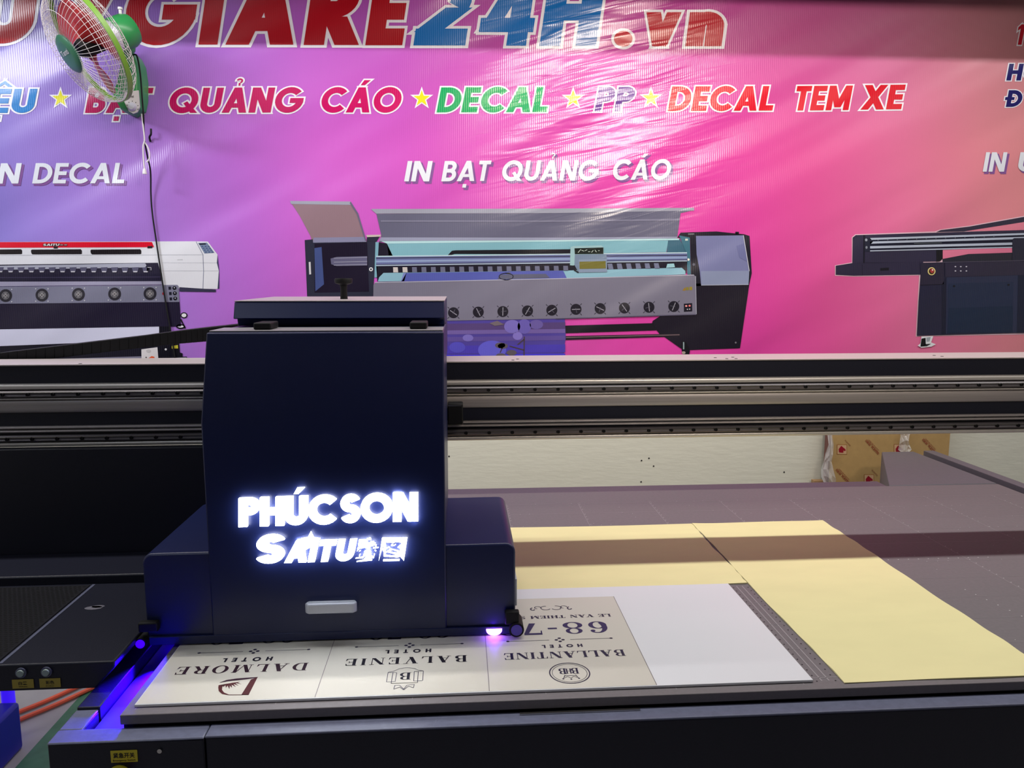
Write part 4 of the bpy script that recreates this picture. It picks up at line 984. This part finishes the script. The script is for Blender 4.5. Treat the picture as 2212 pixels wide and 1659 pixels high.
lit_word('SON', .265, .0, (735, 1131), (903, 1126), 62, 61, .0)
sx = lambda x, y: (480+.2034*x, 1040+.2034*y)
W, p_ = sans('S', .26); lit(p_, W, sx(340, 878), sx(650, 870), 62, 62, .10)
W, _, per = compose('AITU', lambda ch: sans(ch, .27), .05)
per = [per[0], per[1], per[2], per[3]]
for pp in per: lit(pp, W, sx(655, 868), sx(1385, 845), 46, 46, .20)
st = []
for i in range(10):
    rr_ = 22 if i % 2 == 0 else 11; a_ = -math.pi/2+i*math.pi/5
    st.append(sx(935, 648)); st[-1] = (st[-1][0]+rr_*math.cos(a_), st[-1][1]+rr_*math.sin(a_))
mbs = MB(); mbs.prism([(at(x, y, Y=FY-.0125).x, at(x, y, Y=FY-.0125).z) for x, y in st], XZ, FY-.0125, FY-.004); mbs.build('lit_star', GLOW, car)
for ch, xa, xb, ya, yb_ in (('赛', 1408, 1660, 838, 612), ('图', 1668, 1935, 830, 600)):
    P0, P1, P2 = at(*sx(xa, ya), Y=FY-.011), at(*sx(xb, ya-4), Y=FY-.011), at(*sx(xa, yb_), Y=FY-.011)
    o = font_mesh('lit_letter', ch, lambda x, y, wd: (P0.x+(P1.x-P0.x)*x/wd+y*.008, FY-.011, P0.z+(P1.z-P0.z)*x/wd+(y+.08)*(P2.z-P0.z)*1.08), 1, GLOW, car, .045)
    so = o.modifiers.new('thickness', 'SOLIDIFY'); so.thickness = .006; so.offset = 0

# ------------------------------------------------------------------ things on the bed
zt = ZB+.0055
bx0, bx1, by0, by1 = -.576, .655, 1.306, 1.765
brd = MB().box(bx0, bx1, by0, by1, ZB+.0006, zt).build('white_sign_board', WHITEBOARD, None, bevel=.0008)
tag(brd, 'long white plastic board with three half printed hotel signs lying on the printer bed', 'board')
tz = lambda lay: zt+.00015*lay+.0001
bw = lambda px, py: at(px, py, Z=zt)
A = Art(lambda x, y, lay: (x, y, tz(lay)))
d1 = (bw(718, 1385).x+bw(684, 1508).x)/2; d2 = (bw(1050, 1395).x+bw(1057, 1495).x)/2; d3 = (bw(1325, 1288).x+bw(1420, 1482).x)/2
yb1 = bw(1200, 1292).y
CREAM = (214, 210, 200)
A.poly([(bx0+.002, by0+.002), (d3, by0+.002), (d3, yb1), (bx0+.002, yb1)], CREAM, 1)
INKC = (26, 20, 58)
for x in (d1, d2, d3): A.poly([(x-.0006, by0+.002), (x+.0006, by0+.002), (x+.0006, yb1), (x-.0006, yb1)], (120, 112, 116), 2)
def board_text(t_, pr_, pl_, pc_, gl_, gap, col, space=.36, o=0.0):
    """lettering that reads from the far side: starts at pr_ (right), ends at pl_; pc_ lies on the cap line"""
    S, E_, Cc = bw(*pr_), bw(*pl_), bw(*pc_); W, p, _ = compose(t_, gl_, gap, space)
    H = S.y-Cc.y; y0 = (S.y+E_.y)/2
    for pg in polys(p, o): A.poly([(S.x+(E_.x-S.x)*x/W, y0-y*H) for x, y in pg], col, 3+pg.k*.1)
sf = serif
board_text('BALLANTINE', (1347, 1403.5), (1088, 1412), (1350, 1417), sf, .10, INKC)
board_text('BALVENIE', (1009, 1415), (748, 1425), (1010, 1429), sf, .22, (22, 18, 34))
board_text('DALMORE', (668, 1431.5), (386, 1442), (668, 1447.5), sf, .22, (48, 22, 40))
hb_ = lambda ch: sans(ch, .24)
board_text('HOTEL', (1257, 1391), (1170, 1394), (1257, 1397.5), hb_, .62, INKC)
board_text('HOTEL', (932, 1401.5), (833, 1405), (932, 1409), hb_, .62, (24, 20, 40))
board_text('HOTEL', (591, 1418.5), (483, 1423), (590, 1427), hb_, .62, (24, 20, 40))
board_text('68-70', (1309, 1342.8), (1072, 1349), (1309, 1367.5), sf, .14, (36, 24, 84))
board_text('68-70', (975, 1358), (800, 1361), (977, 1379), sf, .14, (30, 24, 60))
board_text('68-70', (650, 1364), (465, 1369), (652, 1388), sf, .14, (30, 24, 60))
board_text('LE VAN THIEM STREET', (1318, 1326.8), (1046, 1334), (1318, 1332.5), sf, .10, INKC, .5, .012)
def rule(pa, pb):
    a_, b__ = bw(*pa), bw(*pb); y = (a_.y+b__.y)/2; c_ = (a_.x+b__.x)/2
    for xa, xb in ((a_.x, c_-.022), (c_+.022, b__.x)): A.poly([(xa, y-.0007), (xb, y-.0007), (xb, y+.0007), (xa, y+.0007)], INKC, 3)
    for x in (a_.x, b__.x): A.ell(x, y, .0035, .0028, INKC, 3, 10)
    for dx, dy in ((-.007, 0), (.007, 0), (0, -.007), (0, .007)): A.ell(c_+dx, y+dy, .0038, .0032, INKC, 3, 10)
rule((1097, 1386), (1320, 1379)); rule((770, 1399), (998, 1390)); rule((430, 1411.5), (667, 1403))
# scroll ornament
oc = bw(1190, 1313.5)
for s_ in (-1, 1):
    A.ring(oc.x+s_*.012, oc.y, .012, .011, .002, INKC, 3, 20, -150, 100) if s_ > 0 else A.ring(oc.x-.012, oc.y, .012, .011, .002, INKC, 3, 20, 80, 330)
    A.ring(oc.x+s_*.030, oc.y+.003, .008, .007, .002, INKC, 3, 18, 0, 260); A.ring(oc.x+s_*.042, oc.y-.004, .006, .008, .003, INKC, 3, 16, 90, 340)
# round emblem with three letters under a crown
c0 = bw(1230.5, 1454); rx = (bw(1275, 1454).x-bw(1186, 1454).x)/2
A.ring(c0.x, c0.y, rx, rx, .0022, INKC, 3, 48); A.ring(c0.x, c0.y, rx*.86, rx*.86, .0009, INKC, 3, 48)
def emb(ch, cx_, cy_, h, wd):
    w_, p = serif(ch)
    for pg in polys(p): A.poly([(cx_+wd/2-x/w_*wd, cy_+h/2-y*h) for x, y in pg], INKC, 3+pg.k*.1)
emb('B', c0.x+.011, c0.y+.007, .021, .015); emb('B', c0.x-.013, c0.y+.007, .021, .015); emb('H', c0.x-.001, c0.y+.007, .018, .012)
for xa, xb in ((-.014, -.010), (.010, .014)): A.line(c0.x+xb if xa < 0 else c0.x+xa, c0.y-.008, c0.x+xa if xa < 0 else c0.x+xb, c0.y-.019, .0014, INKC, 3)
A.line(c0.x-.012, c0.y-.010, c0.x+.012, c0.y-.010, .0012, INKC, 3); A.line(c0.x-.012, c0.y-.018, c0.x-.006, c0.y-.013, .001, INKC, 3); A.line(c0.x-.006, c0.y-.013, c0.x, c0.y-.019, .001, INKC, 3); A.line(c0.x, c0.y-.019, c0.x+.006, c0.y-.013, .001, INKC, 3); A.line(c0.x+.006, c0.y-.013, c0.x+.012, c0.y-.018, .001, INKC, 3)
for dx, dy in ((-.015, -.021), (.015, -.021), (0, -.023)): A.ell(c0.x+dx, c0.y+dy, .002, .0018, INKC, 3, 8)
# framed B emblem
cr = lambda x, y: bw(360+.31646*x, 1380+.31646*y)
NK = (30, 26, 70)
def bl(pts, wd=.0011):
    for p0_, p1_ in zip(pts, pts[1:]):
        a_, b__ = cr(*p0_), cr(*p1_); A.line(a_.x, a_.y, b__.x, b__.y, wd, NK, 3)
bl([(1512, 230), (1570, 232), (1560, 293), (1500, 296), (1512, 230)]); bl([(1545, 232), (1532, 306), (1712, 300), (1718, 225)]); bl([(1690, 224), (1752, 220), (1748, 286), (1686, 290), (1690, 224)])
bl([(1512, 230), (1550, 222), (1590, 205), (1640, 198), (1690, 203), (1720, 216), (1752, 220)])
bl([(1532, 306), (1712, 300)]); bl([(1558, 318), (1550, 346), (1590, 330), (1618, 350), (1650, 325), (1685, 335), (1690, 312), (1640, 318), (1618, 345), (1590, 318), (1558, 318)])
e0 = cr(1628, 256)
w_, p = serif('B')
for pg in polys(p): A.poly([(e0.x+.011-x/w_*.022, e0.y+.013-y*.026) for x, y in pg], (20, 18, 40), 3+pg.k*.1)
# the D with an eye and lashes
MR = (84, 34, 40)
D = [cr(575, 280), cr(622, 262), cr(560, 384), cr(508, 386)]
A.poly([(v_.x, v_.y) for v_ in D], MR, 3)
top = [(622, 262), (560, 266), (480, 272), (410, 282), (360, 300)]; und = [(622, 266), (560, 276), (490, 284), (420, 291), (365, 301)]
for i in range(4): A.poly([tuple(cr(*k_))[:2] for k_ in (top[i], top[i+1], und[i+1], und[i])], (58, 26, 48), 3)
lo = [(355, 318), (352, 335), (356, 358), (378, 378), (420, 386), (560, 385)]; li = [(392, 312), (380, 330), (378, 350), (392, 368), (425, 382), (555, 382)]
for i in range(5): A.poly([tuple(cr(*k_))[:2] for k_ in (lo[i], lo[i+1], li[i+1], li[i])], MR, 3)
ey = [(370, 316), (410, 308), (460, 300), (500, 295)]; ey2 = [(372, 320), (415, 318), (455, 312), (500, 296)]
for i in range(3): A.poly([tuple(cr(*k_))[:2] for k_ in (ey[i], ey[i+1], ey2[i+1], ey2[i])], MR, 3)
for a_, b__ in (((395, 316), (385, 332)), ((410, 318), (404, 336)), ((424, 318), (428, 346)), ((436, 316), (446, 336)), ((448, 312), (474, 332)), ((462, 308), (492, 322)), ((478, 302), (512, 312))):
    u, v_ = cr(*a_), cr(*b__); A.poly([(u.x-.0022, u.y), (u.x+.0022, u.y), (v_.x, v_.y)], MR, 3)
A.build('printed_signs', INK, brd)

def sheet(name, x0_, x1_, y0_, y1_, seed, label, skew=0.0):
    mb = MB(); nx, ny = 44, 60; r2 = random.Random(seed); v = []
    ph_ = [r2.uniform(0, 6.28) for _ in range(8)]
    for lay in (0, 1):
        for j in range(ny+1):
            for i in range(nx+1):
                u, t = i/nx, j/ny; edge = (abs(u*2-1)**6)
                x = x0_+(x1_-x0_)*u+.0022*math.sin(9*t+ph_[0])*(1 if i in (0, nx) else 0)+skew*(t-.5); y = y0_+(y1_-y0_)*t+.0016*math.sin(8*u+ph_[1])*(1 if j in (0, ny) else 0)
                rip = .0010*edge*(1+math.sin(46*t+ph_[2]+3*math.sin(7*t)))+.0009*(1+math.sin(5*u+ph_[3]+4*t))*math.sin(math.pi*t)**2*.5+.0012*(abs(t*2-1)**8)*(1+math.sin(7*u+ph_[4]))
                v.append((x, y, ZB+.0007+(rip+.0006 if lay else .0)))
    N_ = (nx+1)*(ny+1); f = []
    ix = lambda lay, i, j: lay*N_+j*(nx+1)+i
    for j in range(ny):
        for i in range(nx):
            f.append((ix(1, i, j), ix(1, i+1, j), ix(1, i+1, j+1), ix(1, i, j+1))); f.append((ix(0, i, j), ix(0, i, j+1), ix(0, i+1, j+1), ix(0, i+1, j)))
    for i in range(nx): f.append((ix(0, i, 0), ix(0, i+1, 0), ix(1, i+1, 0), ix(1, i, 0))); f.append((ix(0, i+1, ny), ix(0, i, ny), ix(1, i, ny), ix(1, i+1, ny)))
    for j in range(ny): f.append((ix(0, 0, j+1), ix(0, 0, j), ix(1, 0, j), ix(1, 0, j+1))); f.append((ix(0, nx, j), ix(0, nx, j+1), ix(1, nx, j+1), ix(1, nx, j)))
    return tag(mb.add(v, f).build(name, YELLOW, None, smooth=True), label, 'paper', 'yellow cover sheets on the printer bed')
sheet('yellow_paper_sheet', .7095, 1.124, 1.299, 2.238, 1, 'pale yellow sheet running front to back on the bed, right of the white board')
sheet('yellow_paper_sheet', -.42, .7055, 1.770, 2.236, 2, 'pale yellow sheet lying crosswise behind the white board, partly behind the carriage')

# ------------------------------------------------------------------ behind and beside the printer
YP = 3.335
a = at(1790, 1000, Y=YP); b_ = at(2048, 1000, Y=YP)
pk_ = thing('wrapped_sheet_pack', 'pack of plastic sheets in printed brown paper leaning upright on the cream wall', 'package', ((a.x+b_.x)/2, 3.36, 0))
MB().box(a.x+.006, b_.x, YP, 3.378, 0, 1.12).build('paper_wrapping', KRAFT, pk_, bevel=.002)
MB().box(a.x-.004, a.x+.0055, YP+.003, 3.376, 0, 1.12).build('pack_edge', KRAFT_E, pk_, bevel=.001)
ca = lambda x, y: (lambda p: (p.x, p.z))(at(1740+x*.21338, 930+y*.21338, Y=YP))
LR, LD = (150, 18, 40), (120, 60, 50)
A = Art(lambda x, y, lay: (lambda p: (p.x, YP-.0006*lay, p.z))(at(1740+x*.21338, 930+y*.21338, Y=YP)))
for cx_, cy_ in ((368, 192), (642, 495), (944, 188), (1230, 470)):
    for s_, cl, l_ in ((51, (150, 96, 40), 1), (46, (204, 168, 130), 2)): A.poly([(cx_-s_, cy_-s_), (cx_+s_, cy_-s_), (cx_+s_, cy_+s_), (cx_-s_, cy_+s_)], cl, l_)
    A.poly([(cx_-30, cy_+28), (cx_-34, cy_-5), (cx_-8, cy_-38), (cx_+34, cy_-4), (cx_+38, cy_+8), (cx_+28, cy_+14), (cx_+12, cy_+10), (cx_+16, cy_+28), (cx_+6, cy_+32)], LR, 3)
def diag(t_, x0_, y0_, L, h, cl, ang=47):
    W, p, _ = compose(t_, lambda ch: sans(ch, .26), .14); ca_, sa_ = math.cos(math.radians(ang)), math.sin(math.radians(ang))
    for pg in polys(p, 0, 30): A.poly([(x0_+(x/W*L)*ca_+y*h*sa_, y0_+(x/W*L)*sa_-y*h*ca_) for x, y in pg], cl, 3+pg.k*.1)
for x0_, y0_ in ((600, 105), (300, 400), (1175, 95)):
    diag('SON HA', x0_, y0_, 70, 20, (140, 60, 44)); diag('PLASTIC', x0_+60, y0_+64, 105, 20, (140, 60, 44)); diag('SON HA PLASTIC', x0_+34, y0_-10, 150, 10, (150, 84, 60)); A.line(x0_+18, y0_-16, x0_+140, y0_+118, 3, (150, 70, 54), 3)
for x0_, y0_ in ((395, 100), (668, 402)): diag('PLASTIC', x0_, y0_, 80, 11, (140, 84, 60))
A.build('printed_marks', INK, pk_)
def film(pts, seed):
    r2 = random.Random(seed); mb = MB(); n_ = len(pts); v = []; m_ = 6
    for x0_, x1_, y in pts:
        for k_ in range(m_+1):
            p = at(x0_+(x1_-x0_)*k_/m_, y+r2.uniform(-2, 2), Y=YP); v.append((p.x, YP-.006-r2.uniform(0, .022), p.z))
    mb.add(v, [(j*(m_+1)+i, j*(m_+1)+i+1, (j+1)*(m_+1)+i+1, (j+1)*(m_+1)+i) for j in range(n_-1) for i in range(m_)])
    o = mb.build('plastic_wrap', FILM, pk_); so = o.modifiers.new('thickness', 'SOLIDIFY'); so.thickness = .0008
film([(1785, 1795, 935), (1784, 1796, 958), (1781, 1796, 978), (1776, 1794, 995), (1771, 1796, 1012), (1771, 1800, 1028), (1775, 1804, 1044), (1776, 1806, 1056)], 4)
film([(1938, 1966, 925), (1940, 1958, 940), (1941, 1958, 950), (1940, 1960, 960), (1938, 1962, 970), (1942, 1956, 976)], 5)
p0, p1 = at(1754, 1055, Y=3.37), at(1787, 1036, Y=3.37)
tag(MB().box(p0.x, a.x-.010, 3.355, 3.383, 0, p1.z).build('cardboard_panel', KRAFT_D, None, bevel=.001), 'low plain brown cardboard panel left of the taller wrapped pack', 'cardboard')
sp = MB()
for px, py in ((1386, 995), (1402, 990), (1412, 1007), (1385, 1041), (1592, 1047), (1694, 1020), (970, 986)):
    p = at(px, py, Y=3.398); sp.add([(p.x+.004*math.cos(k_), 3.3985, p.z+.004*math.sin(k_)) for k_ in range(6)], [tuple(range(6))])
o = sp.build('trim_3', INKBLACK); o['kind'] = 'structure'; o['label'] = 'small dark nail holes in the cream wall'
h0, h1 = at(33, 1541, Z=.012), at(160, 1487, Z=.012)
def hose(dx, dy, bow):
    d = h1-h0; pts = [h0-d*.25+Vector((dx, dy, 0)), h0+Vector((dx, dy, 0)), h0+d*.5+Vector((dx*.8, dy*.6-bow*.4, 0)), h1+Vector((dx*.3, dy*.2, 0)), h1+d*.8+Vector((0, bow, 0)), h1+d*1.6+Vector((dx, bow*3, 0))]
    return MB().tube(catmull(pts), .0085, 8)
tag(hose(0, 0, .02).build('air_hose', ORANGE, None, smooth=True), 'orange hose on the grey floor left of the printer, the nearer of two', 'hose', 'orange hoses on the floor')
h0 += Vector((.05, -.03, 0)); h1 += Vector((.05, -.03, 0))
tag(hose(0, 0, .02).build('air_hose', ORANGE, None, smooth=True), 'orange hose on the grey floor left of the printer, the farther of two', 'hose', 'orange hoses on the floor')
ct = MB(); ct.box(-1.80, -1.505, 2.30, 2.56, 0, .17)
tag(ct.build('blue_box', BLUEP, None, bevel=.012), 'deep blue plastic box on the floor at the lower left, under the printer platform', 'box')
